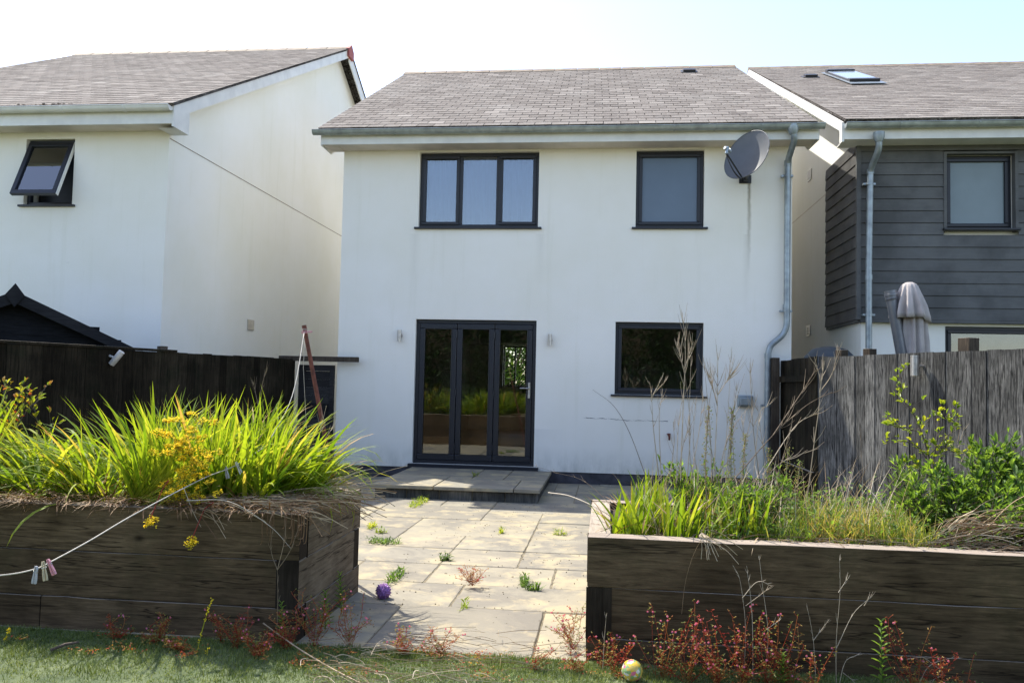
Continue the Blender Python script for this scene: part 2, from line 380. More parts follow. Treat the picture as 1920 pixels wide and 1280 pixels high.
# step at the door
st=thing('door_step','low stone paved platform step below the dark glazed doors','step',(-1.8,-1.1,0))
def stp(mb,name,mat,**k):
    o=mb.build(name,mat,st,**k); o.matrix_parent_inverse=st.matrix_world.inverted(); return o
bpy.context.view_layer.update()
rs=MB()
for i in range(5):
    rs.box(-2.76+i*.4,-2.76+(i+1)*.4-.012,-2.13,-1.9,-.02,.105,t=random.random())
for i in range(4):
    rs.box(-2.76,-2.54,-1.88+i*.47,-1.88+(i+1)*.47-.012,-.02,.105,t=random.random()); rs.box(-1.0,-.78,-1.88+i*.47,-1.88+(i+1)*.47-.012,-.02,.105,t=random.random())
M['riser']=mat_wood('stained_riser_block',(.05,.05,.048),(.19,.18,.155),'Z',tintmul=.35,moss=(.03,.03,.03))
stp(rs,'riser',M['riser'],bevel=.006)
core=MB(); core.box(-2.74,-.8,-2.115,-.02,-.02,.10); stp(core,'core',M['joint'])
for (x0,x1,y0,y1) in ((-2.80,-2.03,-2.2,-1.1),(-2.03,-1.06,-2.2,-1.25),(-1.06,-.74,-2.2,-1.25),(-2.8,-1.72,-1.1,-.03),(-2.03,-1.72,-1.25,-1.1),(-1.72,-1.3,-1.25,-.03),(-1.3,-.74,-1.25,-.03)):
    b=MB(); b.box(x0+.006,x1-.006,y0+.006,y1-.006,.107,.15+random.uniform(-.002,.002),t=random.random()*.6); stp(b,'tread_slab',M['slab'],bevel=.006)

# ------------------------------------------------------------------ building helpers
def wall_holes(mb,x0,x1,z0,z1,y,th,holes,ends=False):
    xs=sorted({x0,x1}|{h[0] for h in holes}|{h[1] for h in holes}); zs=sorted({z0,z1}|{h[2] for h in holes}|{h[3] for h in holes})
    for i in range(len(xs)-1):
        for j in range(len(zs)-1):
            a,b,c,d=xs[i],xs[i+1],zs[j],zs[j+1]; cx=(a+b)/2; cz=(c+d)/2
            if any(h[0]<cx<h[1] and h[2]<cz<h[3] for h in holes): continue
            mb.poly([(a,y,c),(b,y,c),(b,y,d),(a,y,d)]); mb.poly([(a,y+th,c),(a,y+th,d),(b,y+th,d),(b,y+th,c)])
    for a,b,c,d in holes:
        mb.poly([(a,y,c),(a,y,d),(a,y+th,d),(a,y+th,c)]); mb.poly([(b,y,c),(b,y+th,c),(b,y+th,d),(b,y,d)])
        mb.poly([(a,y,d),(b,y,d),(b,y+th,d),(a,y+th,d)]); mb.poly([(a,y,c),(a,y+th,c),(b,y+th,c),(b,y,c)])
    for xx in ((x0,x1) if ends else ()): mb.poly([(xx,y,z0),(xx,y+th,z0),(xx,y+th,z1),(xx,y,z1)])

def slates(name,mat,parent,xl0,xl1,xr0,xr1,ye,ze,yr,zr,sw=.25,gauge=.2,seed=1):
    """slates laid on the slope from the eave line (ye,ze) to the ridge (yr,zr)"""
    rn=random.Random(seed); mb=MB(); L=math.hypot(yr-ye,zr-ze); d=Vector((0,yr-ye,zr-ze)).normalized(); n=Vector((0,-d.z,d.y))
    if n.z<0: n=-n
    rows=int(L/gauge)
    g=L/rows
    for r_ in range(rows):
        u0=r_*g-.02; u1=min((r_+1)*g+.05,L)
        fa=r_/rows; xa=xl0+(xl1-xl0)*fa; xb=xr0+(xr1-xr0)*fa
        x=xa-(sw/2 if r_%2 else 0)
        while x<xb-.01:
            a=max(x,xa)+.005; b=min(x+sw,xb)-.005; x+=sw
            if b-a<.02: continue
            lift=.0075+rn.uniform(0,.003); j=rn.uniform(-.006,.006)
            def P(X,U,h): return Vector((X,ye,ze))+d*U+n*h
            lo=u0+j+rn.uniform(-.003,.003); lo2=u0+j+rn.uniform(-.003,.003)
            t=min(1,max(.1,rn.gauss(.48,.17)))
            vs=[P(a,lo,lift),P(b,lo2,lift),P(b,u1,.002),P(a,u1,.002),P(a,lo,lift-.006),P(b,lo2,lift-.006)]
            mb.faces(vs,[(0,1,2,3),(4,5,1,0),(0,3,4),(1,5,2)],t)
    # underlay sheet so that nothing shows through
    def P(X,U,h): return Vector((X,ye,ze))+d*U+n*h
    mb.faces([P(xl0,0,-.006),P(xr0,0,-.006),P(xr1,L,-.006),P(xl1,L,-.006),P(xl0,0,-.03),P(xr0,0,-.03),P(xr1,L,-.03),P(xl1,L,-.03)],
             [(0,1,2,3),(7,6,5,4),(0,4,5,1),(1,5,6,2),(3,2,6,7),(0,3,7,4)],.0)
    return mb.build(name,mat,parent)

def frame_ring(mb,x0,x1,z0,z1,y0,y1,w,wb=None):
    wb=w if wb is None else wb
    mb.box(x0,x1,y0,y1,z1-w,z1); mb.box(x0,x1,y0,y1,z0,z0+wb); mb.box(x0,x0+w,y0,y1,z0+wb,z1-w); mb.box(x1-w,x1,y0,y1,z0+wb,z1-w)

def window(parent,x0,x1,z0,z1,y,lights,sill=True,glass='glass_blue',rec=.07,fw=.055,sw=.05,blind='blind',sl=None):
    """lights: list of (fraction0, fraction1, opening?)"""
    f=MB(); yf=y+rec
    frame_ring(f,x0,x1,z0,z1,yf,yf+.07,fw); W_=x1-x0
    for a,b,o in lights[:-1]: f.box(x0+W_*b-.03,x0+W_*b+.03,yf+.001,yf+.069,z0+fw,z1-fw)
    fr=f.build('window',M['frame'],parent,bevel=.006)
    for a,b,o in lights:
        xa=x0+W_*a+(fw if a==0 else .03); xb=x0+W_*b-(fw if b==1 else .03)
        za=z0+fw; zb=z1-fw
        if o:
            s=MB(); frame_ring(s,xa-.012,xb+.012,za-.012,zb+.012,yf-.022,yf+.03,sw); s.build('sash',M['frame'],fr,bevel=.008)
            xa+=sw-.014; xb-=sw-.014; za+=sw-.014; zb-=sw-.014
        p=MB(); p.box(xa-.003,xb+.003,yf+.015,yf+.021,za-.003,zb+.003); p.build('pane',M[glass],fr)
    if blind:
        b=MB(); b.box(x0+.03,x1-.03,yf+.10,yf+.105,z0+.02,z1-.02); b.build('blind',M[blind],fr)
    if sill:
        s=MB(); ex=.055
        s.box(x0-ex,x1+ex,y-.045,yf,z0-.03,z0-.002); s.build('sill',M['frame'],fr,bevel=.004)
    return fr

def gutter(parent,x0,x1,y,z,mat,r=.062,brackets=()):
    mb=MB(); n=10
    out=[(-r*math.cos(math.pi*i/n),-r*math.sin(math.pi*i/n)) for i in range(n+1)]
    inn=[(q*.9,w_*.9) for q,w_ in out][::-1]
    # rolled front lip
    prof=out+inn
    mb.prism(prof,x0,x1,lambda u,p,q:Vector((u,y+p,z+q)))
    mb.tube([(x0,y-r,z),(x1,y-r,z)],.009,8)
    for xx in (x0,x1): mb.prism([(p,q) for p,q in out],xx-.002,xx+.002,lambda u,p,q:Vector((u,y+p,z+q)))
    gt=mb.build('gutter',mat,parent,smooth=True,auto=True)
    for bx in brackets:
        b=MB(); o2=[(q*1.1,w_*1.1) for q,w_ in out]; b.prism(o2+[(q*.98,w_*.98) for q,w_ in out][::-1],bx-.012,bx+.012,lambda u,p,q:Vector((u,y+p,z+q)))
        b.build('bracket',mat,gt)
    return gt

def downpipe(parent,pts,r,mat,joints=(),clips=()):
    # round off corners
    P=[Vector(p) for p in pts]; out=[P[0]]
    for i in range(1,len(P)-1):
        a=(P[i-1]-P[i]); b=(P[i+1]-P[i]); k=min(.09,a.length*.45,b.length*.45); A=P[i]+a.normalized()*k; B=P[i]+b.normalized()*k
        for s_ in range(7):
            t=s_/6; out.append(A*(1-t)**2+P[i]*2*t*(1-t)+B*t*t)
    out.append(P[-1]); mb=MB(); mb.tube(out,r,16)
    # hopper outlet
    top=P[0]; mb.tube([top+Vector((0,0,.07)),top+Vector((0,0,.0)),top+Vector((0,0,-.06))],[r*1.75,r*1.7,r*1.1],16)
    for j in joints: j=Vector(j); mb.tube([j+Vector((0,0,.035)),j-Vector((0,0,.035))],r*1.14,16)
    dp=mb.build('downpipe',mat,parent,smooth=True,auto=True)
    for c in clips:
        c=Vector(c); q=MB(); q.tube([c+Vector((0,0,.016)),c-Vector((0,0,.016))],r*1.16,16); q.box(c.x-r*1.9,c.x+r*1.9,c.y-.008,c.y+.06,c.z-.013,c.z+.013)
        q.build('clip',mat,dp)
    return dp

def roof_vent(parent,x,y,z,slope,name='roof_vent'):
    mb=MB(); a=math.atan(slope); T=Matrix.Translation((x,y,z))@Matrix.Rotation(a,4,'X')
    mb.box(-.12,.12,-.08,.12,-.02,.055,mat=T); mb.box(-.16,.16,-.10,.2,-.02,.012,mat=T); return mb.build(name,M['black'],parent,bevel=.005)

# ------------------------------------------------------------------ main house
H=thing('house','white rendered house with dark glazed doors and a satellite dish, standing in the middle','house',(0,0,0))
XL,XR,ZS=-3.99,2.60,4.90
DOOR=(-2.81,-1.01,.20,2.325); LW=(.135,1.385,1.28,2.325); UW=(-2.815,-1.02,3.70,4.833); RW=(.40,1.372,3.70,4.833)
wb=MB(); wall_holes(wb,XL,XR,.145,ZS+.05,0,.30,[DOOR,LW,UW,RW])
YB=10.4; ZR=7.86
for X,sg in ((XL,1),(XR,-1)):
    wb.poly([(X,0,.145),(X,YB,.145),(X,YB,ZS+.05),(X,5.0,ZR),(X,0,ZS+.05)][::-sg]); 
bh=(-2.75,-2.12,1.33,2.42)
wall_holes(wb,XL,XR,.145,ZS+.05,YB-.3,.3,[bh])
wb.build('wall',M['render'],H)
pl=MB(); pl.box(XL+.014,XR-.014,.014,YB-.02,-.05,.1449); pl.build('plinth',M['plinth'],H)
it=MB(); it.box(XL+.3,XR-.3,.3,YB-.3,.10,.16); it.build('floor',M['int_floor'],H)
it=MB(); it.box(XL+.3,XR-.3,.31,YB-.31,2.45,2.7)
it.box(XL+.3,XL+.34,.31,YB-.31,.16,4.9); it.box(XR-.34,XR-.3,.31,YB-.31,.16,4.9)
it.box(-.7,-.6,2.2,YB-.31,.16,2.45); it.box(XL+.3,XR-.3,2.6,2.64,2.7,4.9); it.box(-.6,XR-.34,3.1,3.16,.16,2.45); it.box(XL+.34,XR-.34,.31,2.6,4.86,4.9)
it.build('interior',M['dark_int'],H)
slates('roof',M['slate'],H,-4.25,-4.36,2.84,2.54,-.44,5.085,5.0,7.98,.245,.20,3)
slates('roof',M['slate'],H,-4.25,-4.36,2.84,2.54,10.8,4.9,5.0,7.98,.245,.20,4)
rd=MB()
for i in range(15):
    a=-4.37+i*.461; b=a+.452
    rd.faces([(a,4.85,7.915),(b,4.85,7.92),(b,5.0,8.02),(a,5.0,8.015),(b,5.15,7.92),(a,5.15,7.915),(a,4.85,7.895),(b,4.85,7.9)],[(0,1,2,3),(3,2,4,5),(6,7,1,0),(0,3,5)],random.random())
rd.build('ridge_tile',M['ridge'],H)
fs=MB(); fs.box(-4.22,2.86,-.375,-.35,4.855,5.06); fs.build('fascia',M['fascia'],H,bevel=.003)
fs=MB(); fs.box(-4.20,2.84,-.349,.0,4.86,4.88); fs.build('soffit',M['soffit'],H)
for X0,X1 in ((-4.235,-4.21),(2.862,2.887)):
    fs=MB(); yy=[-.36,-.36,5.0,10.75,10.75]; zz=[4.85,5.07,7.93,4.9,4.7]; X0_,X1_=X0,X1
    pr=[(-.36,4.85),(-.36,5.06),(5.0,7.95),(5.0,7.72),(.25,4.93),(.12,4.85)]
    dx=-.11 if X0<0 else -.3
    def mp(u,p,q): return Vector((u+dx*max(0,(p+.36))/5.36,p,q))
    fs.prism(pr,X0,X1,mp); fs.build('bargeboard',M['fascia'],H)
    fs=MB(); fs.prism([(10.7,4.6),(10.7,4.87),(5.0,7.95),(5.0,7.72)],X0,X1,lambda u,p,q:Vector((u+dx*max(0,(10.7-p))/5.7,p,q))); fs.build('bargeboard',M['fascia'],H)
fs=MB(); fs.box(-4.20,XL,-.34,.0,4.851,4.859); fs.build('soffit',M['soffit'],H); fs=MB(); fs.poly([(-4.2,0,4.87),(XL,0,4.87),(XL,5,7.80),(-4.3,5,7.80)]); fs.build('verge_soffit',M['soffit'],H); fs=MB(); fs.poly([(XR,0,4.87),(2.85,0,4.87),(2.55,5,7.80),(XR,5,7.80)]); fs.build('verge_soffit',M['soffit'],H)
gutter(H,-4.32,2.93,-.455,5.035,M['gutter'],.062,[-4.05,-3.1,-2.0,-1.25,-.15,.9,1.45,2.1,2.75])
downpipe(H,[at(1487,244,-.455),at(1490,262,-.44),at(1477,302,-.09),at(1475,612,-.09),at(1468,628,-.09),at(1444,648,-.09),at(1440,664,-.09),at(1437,905,-.09)],.043,M['zinc'],
    [at(1477,306,-.09),at(1474.5,575,-.09),at(1440,667,-.09)],[at(1476,330,-.09),at(1474,583,-.09),at(1439,760,-.09)])
roof_vent(H,1.552,4.345,7.641,.532)
UWo=window(H,*UW,0,[(0,.345,1),(.345,.66,0),(.66,1,1)],blind=None)
bl=MB()
for i in range(60):   # net curtain with folds
    x0=UW[0]+.04+i*(UW[1]-UW[0]-.08)/60; x1=x0+(UW[1]-UW[0]-.08)/60; ya=.2+.02*math.sin(i*1.3); yb_=.2+.02*math.sin((i+1)*1.3)
    bl.poly([(x0,ya,3.72),(x1,yb_,3.72),(x1,yb_,4.80),(x0,ya,4.80)])
bl.build('curtain',M['blind'],UWo,smooth=True)
window(H,*RW,0,[(0,1,1)],glass='frosted')
window(H,*LW,0,[(0,1,1)],glass='glass',blind=None)
# bi-fold doors
dx0,dx1,dz0,dz1=DOOR
f=MB(); frame_ring(f,dx0,dx1,dz0,dz1,.06,.13,.055,.05); df=f.build('door_frame',M['frame'],H,bevel=.005)
s=MB(); s.box(dx0-.05,dx1+.07,-.075,.06,.165,.199); s.box(dx0-.05,dx1+.07,-.075,-.06,.145,.165); s.build('threshold',M['frame'],df,bevel=.005)
lw_=(dx1-dx0-.11)/3
for i in range(3):
    a=dx0+.055+i*lw_+.003; b=a+lw_-.006
    f=MB(); frame_ring(f,a,b,dz0+.053,dz1-.058,.045,.10,.075,.085); L=f.build('door',M['frame'],H,bevel=.01)
    p=MB(); p.box(a+.072,b-.072,.07,.076,dz0+.135,dz1-.13); p.build('pane',M['glass'],L)
    bd=MB(); frame_ring(bd,a+.068,b-.068,dz0+.131,dz1-.126,.040,.0449,.012); bd.build('glazing_bead',M['black'],L)
    if i==2:
        h=MB(); hx=b-.036; h.box(hx-.016,hx+.016,.030,.0449,1.19,1.42); h.tube([(hx,.03,1.335),(hx,-.01,1.335),(hx-.02,-.018,1.335),(hx-.13,-.018,1.335)],.009,8); h.build('handle',M['steel'],L,bevel=.003)
    if i<2:
        for zz in (.45,1.25,2.1): h=MB(); h.tube([(b+.003,.036,zz-.05),(b+.003,.036,zz+.05)],.010,8); h.build('hinge',M['black'],L)
# rear window seen through the doors
f=MB(); frame_ring(f,bh[0],bh[1],bh[2],bh[3],YB-.2,YB-.13,.04); f.box(-2.45,-2.41,YB-.2,YB-.13,1.37,2.38); rw=f.build('window',M['frame'],H)
# crack in render
ck=MB(); x=-.31; z=.93; pts=[]
rn=random.Random(9)
while x<.92:
    pts.append((x,-.0015,z)); x+=rn.uniform(.01,.035); z+=rn.uniform(-.006,.006)
for i in range(len(pts)-1):
    a,b=pts[i],pts[i+1]; hh=.0030*abs(math.sin(i*.37))*rn.uniform(.6,1.4)+.0006; ck.poly([(a[0],-.002,a[2]-hh),(b[0],-.002,b[2]-hh),(b[0],-.002,b[2]+hh),(a[0],-.002,a[2]+hh)])
ck.build('crack',M['plinth'],H)
c=at(1397,752,0)
v=MB(); v.box(c.x-.11,c.x+.10,-.075,.0,c.z-.08,c.z+.085); v.box(c.x-.085,c.x+.08,-.105,-.075,c.z-.06,c.z+.055); v.build('vent_cover',M['zinc'],H,bevel=.02)
c=at(1254,820,0); v=MB(); v.tube([(c.x,0,c.z+.04),(c.x,-.06,c.z+.04),(c.x,-.09,c.z+.03),(c.x,-.10,c.z-.03)],[.022,.018,.016,.014],8); v.box(c.x-.035,c.x+.02,-.075,-.055,c.z+.05,c.z+.062); v.build('tap',M['rust'],H,smooth=False)

# ------------------------------------------------------------------ left house
HL=thing('house','white neighbouring house at the left with an open window and a tall cream gable wall','house',(-6.1,-1.25,0))
bpy.context.view_layer.update()
def PB(o,par):
    bpy.context.view_layer.update(); o.matrix_parent_inverse=par.matrix_world.inverted(); return o
LX,LY,LZ=-6.10,-1.25,4.78
ww=(at(50,262,LY).x,at(141,262,LY).x,at(90,384,LY).z,at(90,261,LY).z)
wb=MB(); wall_holes(wb,-12.1,LX,-.05,LZ+.05,LY,.3,[ww]); PB(wb.build('wall',M['render'],HL),HL)
RY,RZ=5.7,8.80
wb=MB(); wb.faces([(LX,LY,-.05),(LX,13,-.05),(LX,13,LZ+.15),(LX,RY,8.72),(LX,LY+.05,5.12),(LX,LY,5.0)],[(0,1,2,3,4,5)])
wb.faces([(-12.1,LY,-.05),(-12.1,13,-.05),(-12.1,13,LZ+.05),(-12.1,RY,RZ-.05),(-12.1,LY,LZ+.05)],[(4,3,2,1,0)]); wb.faces([(-12.1,13,-.05),(LX,13,-.05),(LX,13,LZ+.05),(-12.1,13,LZ+.05)],[(0,1,2,3)])
PB(wb.build('gable_wall',M['render_side'],HL),HL)
jt=MB(); jt.box(LX,LX+.004,LY+.02,12.9,4.705,4.716); PB(jt.build('movement_joint',M['ridge'],HL),HL)
ey=LY-.42; ez=5.06
PB(slates('roof',M['slate'],HL,-12.4,-12.4,-5.82,-5.82,ey,ez,RY,8.86,.245,.20,7),HL)
PB(slates('roof',M['slate'],HL,-12.4,-12.4,-5.82,-5.82,13.2,4.9,RY,8.86,.245,.20,8),HL)
rd=MB()
for i in range(14):
    a=-12.45+i*.47; b=a+.462
    rd.faces([(a,RY-.15,8.79),(b,RY-.15,8.795),(b,RY,8.905),(a,RY,8.90),(b,RY+.15,8.795),(a,RY+.15,8.79),(a,RY-.15,8.77),(b,RY-.15,8.775)],[(0,1,2,3),(3,2,4,5),(6,7,1,0)],random.random())
PB(rd.build('ridge_tile',M['ridge'],HL),HL)
rd=MB(); rd.prism([(RY-.17,8.62),(RY-.17,8.80),(RY,8.93),(RY+.17,8.80),(RY+.17,8.62)],-5.87,-5.79,lambda u,p,q:Vector((u,p,q))); PB(rd.build('ridge_end_cap',M['ridge_red'],HL),HL)
fs=MB(); fs.box(-12.4,-5.87,ey+.06,ey+.085,4.80,5.03); PB(fs.build('fascia',M['fascia'],HL,bevel=.003),HL)
fs=MB(); fs.box(-12.4,-5.87,ey+.086,LY,4.81,4.83); PB(fs.build('soffit',M['soffit'],HL),HL)
sl=(8.86-ez)/(RY-ey)
for side in (0,1):
    pr=[(ey+.05,4.76),(ey+.05,ez-.02),(RY,8.84),(RY,8.64),(LY+.05,5.08),(LY+.05,4.76)] if side==0 else [(13.1,4.62),(13.1,4.9),(RY,8.84),(RY,8.56)]
    fs=MB(); fs.prism(pr,-5.865,-5.84,lambda u,p,q:Vector((u,p,q))); PB(fs.build('bargeboard',M['fascia'],HL),HL)
fs=MB(); fs.poly([(LX,LY-.3,4.76),(-5.866,LY-.3,4.76),(-5.866,LY+.05,4.76),(LX,LY+.05,4.76)]); fs.poly([(LX,LY+.05,5.085),(-5.866,LY+.05,5.085),(-5.866,RY,8.645),(LX,RY,8.645)]); fs.poly([(LX,LY+.05,4.76),(-5.866,LY+.05,4.76),(-5.866,LY+.05,5.085),(LX,LY+.05,5.085)]); PB(fs.build('verge_soffit',M['fascia'],HL),HL)
PB(gutter(HL,-12.4,-5.86,ey-.01,5.02,M['fascia'],.065,[-11,-10,-9.2,-8.3,-7.4,-6.5]),HL)
mo=MB(); rn=random.Random(4)
for i in range(90):
    x=rn.uniform(-9.7,at(133,200,ey).x); r_=rn.uniform(.008,.03); mo.lathe((x,ey+rn.uniform(-.02,.03),5.05+rn.uniform(0,.02)),[(0.001,-r_*.6),(r_,0),(r_*.6,r_*.7),(0.001,r_)],6,rn.random())
PB(mo.build('gutter_moss',M['bark'],HL),HL)
# open top-hung window
f=MB(); x0,x1,z0,z1=ww; frame_ring(f,x0,x1,z0,z1,LY+.07,LY+.14,.05); wl=PB(f.build('window',M['frame'],HL,bevel=.005),HL)
s=MB(); s.box(x0-.06,x1+.05,LY-.04,LY+.07,z0-.03,z0-.002); s.build('sill',M['frame'],wl)
b=MB(); b.box(x0,x1,LY+.32,LY+.33,z0-.1,z1+.1); b.build('curtain',M['black'],wl)  # flat black sheet standing in for the dark room, which is not built
A=at(22,372,LY-.28); hinge=Matrix.Translation((0,LY+.05,z1-.05)); ang=-math.atan2(.36,z1-z0-.1)
T=hinge@Matrix.Rotation(ang,4,'X')
hz=math.hypot(.36,z1-z0-.1)
s=MB()
def rg(mb,xa,xb,za,zb,ya,yb,w_):
    for q in ((xa,xb,ya,yb,zb-w_,zb),(xa,xb,ya,yb,za,za+w_),(xa,xa+w_,ya,yb,za+w_,zb-w_),(xb-w_,xb,ya,yb,za+w_,zb-w_)): mb.box(*q,mat=T)
rg(s,x0+.03,x1-.03,-hz+.03,.0,-.03,.03,.065); s.build('sash',M['frame'],wl,bevel=.006)
p=MB(); p.box(x0+.09,x1-.09,-.004,.004,-hz+.09,-.06,mat=T); p.build('pane',mat_glass('open_pane_glass',(.5,.55,.6),2.5),wl)

e_=MB(); e_.box(x1-.0295,x1-.022,-.02,.03,-hz+.03,.0,mat=T); e_.build('seal',M['fascia'],wl)
c=at(469,609,0); d=FW+RT*((469-960)/FPX)+UP*((640-609)/FPX); tt=(LX-CAM.x)/d.x; vp=CAM+d*tt
v=MB(); v.box(LX,LX+.02,vp.y-.12,vp.y+.12,vp.z-.09,vp.z+.09)
for i in range(4): v.box(LX+.02,LX+.03,vp.y-.1,vp.y+.1,vp.z-.075+i*.042,vp.z-.06+i*.042)
PB(v.build('air_vent',M['steel'],HL),HL)

# ------------------------------------------------------------------ right house
HR=thing('house','neighbouring house at the right with dark grey board cladding and a roof window','house',(3.54,0,0))
bpy.context.view_layer.update()
CX=3.46; CY=-.10
RWn=(at(1775,290,CY).x,at(1903,290,CY).x,at(1840,428,CY).z,at(1840,288,CY).z)
DR=(at(1772,614,0).x,8.6,.1,at(1800,612,0).z)
wb=MB(); wall_holes(wb,3.54,10.0,-.05,4.93,0,.3,[(RWn[0],RWn[1],RWn[2],RWn[3]),DR])
PB(wb.build('wall',M['render'],HR),HR)
wb=MB(); wb.faces([(3.54,0,-.05),(3.54,14,-.05),(3.54,14,5.1),(3.54,7.2,8.66),(3.54,0,5.17)],[(4,3,2,1,0)]); wb.faces([(10,0,-.05),(10,14,-.05),(10,14,4.93),(10,7.2,8.5),(10,0,4.93)],[(0,1,2,3,4)])
PB(wb.build('gable_wall',M['render_side'],HR),HR)
cl=MB(); ph=(4.93-2.40)/15
for i in range(15):
    za=2.40+i*ph; zb=za+ph-.006; t=random.random()
    def seg(xa,xb): 
        cl.faces([(xa,CY,za),(xb,CY,za),(xb,CY+.012,zb),(xa,CY+.012,zb),(xa,CY+.05,zb+.01),(xb,CY+.05,zb+.01),(xa,-.001,za),(xb,-.001,za)],[(0,1,2,3),(3,2,5,4),(6,7,1,0)],t)
    if za<RWn[3]+.02 and zb>RWn[2]-.04: seg(CX+.05,RWn[0]-.04); seg(RWn[1]+.04,10)
    else: seg(CX+.05,10)
PB(cl.build('cladding',M['clad'],HR),HR)
cl=MB(); ye_=1.60
for i in range(15):
    za=2.40+i*ph; zb=za+ph-.006; t=random.random()
    cl.faces([(CX,ye_,za),(CX,CY+.05,za),(CX+.012,CY+.05,zb),(CX+.012,ye_,zb),(CX+.05,ye_,zb+.01),(CX+.05,CY+.05,zb+.01),(3.539,ye_,za),(3.539,CY+.05,za),(3.539,ye_,zb)],[(0,1,2,3),(3,2,5,4),(1,0,6,7),(0,3,8,6)],t)
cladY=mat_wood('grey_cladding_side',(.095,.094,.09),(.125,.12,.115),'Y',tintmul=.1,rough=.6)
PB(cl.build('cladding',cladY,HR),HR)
c_=MB(); c_.box(CX-.006,CX+.055,CY-.008,CY+.055,2.395,4.93); PB(c_.build('corner_trim',M['clad'],HR),HR)
c_=MB(); c_.box(CX+.05,10,CY+.003,-.001,2.36,2.399); c_.box(CX+.02,3.539,CY+.05,ye_,2.36,2.399); PB(c_.build('cladding_base',M['clad'],HR),HR)
rv=MB(); x0,x1,z0,z1=RWn
for q in ((x0-.04,x0,CY-.006,.0,z0-.04,z1+.03),(x1,x1+.04,CY-.006,.0,z0-.04,z1+.03),(x0,x1,CY-.006,.0,z1,z1+.03)): rv.box(*q)
PB(rv.build('window_surround',M['clad'],HR),HR)
wr=PB(window(HR,x0,x1,z0,z1,CY,[(0,1,1)],rec=.12,fw=.05,glass='frosted_pale'),HR)
dr=PB(window(HR,DR[0],DR[1],DR[2],DR[3],0,[(0,.33,1),(.33,.66,1),(.66,1,1)],sill=False,glass='glass',blind=None,rec=.05),HR)
ib=MB(); ib.box(3.8,9.9,.31,4,-.04,.02); ib.box(3.8,9.9,4,4.1,.02,2.6); ib.box(3.8,9.9,.31,4,2.6,2.7); PB(ib.build('interior',M['dark_int'],HR),HR)
PB(slates('roof',M['slate'],HR,3.19,3.17,10.3,10.3,-.50,5.09,7.2,8.78,.245,.20,13),HR)
PB(slates('roof',M['slate'],HR,3.19,3.17,10.3,10.3,14.5,5.2,7.2,8.78,.245,.20,14),HR)
rd=MB()
for i in range(15):
    a=3.16+i*.47; b=a+.462
    rd.faces([(a,7.05,8.715),(b,7.05,8.72),(b,7.2,8.82),(a,7.2,8.815),(b,7.35,8.72),(a,7.35,8.715),(a,7.05,8.69),(b,7.05,8.695)],[(0,1,2,3),(3,2,4,5),(6,7,1,0),(0,3,5)],random.random())
PB(rd.build('ridge_tile',M['ridge'],HR),HR)
fs=MB(); fs.box(3.19,10.3,-.435,-.41,4.83,5.05); PB(fs.build('fascia',M['fascia'],HR,bevel=.003),HR)
fs=MB(); fs.box(3.21,10.3,-.409,.0,4.835,4.855); PB(fs.build('soffit',M['fascia'],HR),HR)
fs=MB(); fs.prism([(-.43,4.80),(-.43,5.07),(7.2,8.77),(7.2,8.62),(-.3,4.99),(-.3,4.80)],3.165,3.195,lambda u,p,q:Vector((u,p,q))); PB(fs.build('bargeboard',M['fascia'],HR),HR)
fs=MB(); fs.prism([(14.4,4.9),(14.4,5.2),(7.2,8.77),(7.2,8.53)],3.165,3.195,lambda u,p,q:Vector((u,p,q))); PB(fs.build('bargeboard',M['fascia'],HR),HR)
fs=MB(); fs.poly([(3.195,-.3,5.0),(3.54,-.3,5.0),(3.54,7.2,8.625),(3.195,7.2,8.625)]); PB(fs.build('verge_soffit',M['fascia'],HR),HR)
PB(gutter(HR,3.19,10.3,-.515,5.02,M['gutter'],.062,[3.9,4.9,5.9,6.9]),HR)
PB(downpipe(HR,[at(1648,258,-.515),at(1648,280,-.49),at(1632,318,CY-.09),at(1629,500,CY-.09),at(1629,900,CY-.09)],.043,M['zinc'],[at(1632,322,CY-.09),at(1629,520,CY-.09)],[at(1630,345,CY-.09),at(1629,590,CY-.09)]),HR)
sr=(8.78-5.09)/7.7
PB(roof_vent(HR,4.026,4.950,7.712,sr),HR)
# roof window
d=math.atan(sr)
T=Matrix.Translation((4.694,3.740,7.142))@Matrix.Rotation(d,4,'X')@Matrix.Diagonal((0.543,1.769,1.0,1))
f=MB()
for q in ((-.5,.5,.95,1.05,0,.10),(-.5,.5,-.04,.06,0,.075),(-.5,-.47,.06,.95,0,.06),(.47,.5,.06,.95,0,.06)): f.box(*q,mat=T)
rf=PB(f.build('roof_window',M['black'],HR,bevel=.006),HR)
p=MB(); p.box(-.468,.468,.062,.948,.05,.07,mat=T); pn=p.build('pane',mat_plain('roof_window_painted_sky',(.36,.42,.48),.08,0,.05,3),rf)  # opaque pale pane: the bright sky reflection is put into its colour
p=MB(); p.box(-.58,.58,-.2,1.13,.012,.022,mat=T); p.build('flashing',M['zinc'],rf)
for px,py in ((1519,329),(1517,620)):
    d=FW+RT*((px-960)/FPX)+UP*((640-py)/FPX); tt=(3.54-CAM.x)/d.x; q=CAM+d*tt
    v=MB(); v.box(3.52,3.54,q.y-.13,q.y+.13,q.z-.09,q.z+.09)
    for i in range(3): v.box(3.692,3.52,q.y-.11,q.y+.11,q.z-.065+i*.05,q.z-.045+i*.05)
    PB(v.build('air_vent',M['steel'],HR),HR)
jt=MB(); jt.box(3.536,3.54,ye_+.01,13.9,4.60,4.615); PB(jt.build('movement_joint',M['soffit'],HR),HR)

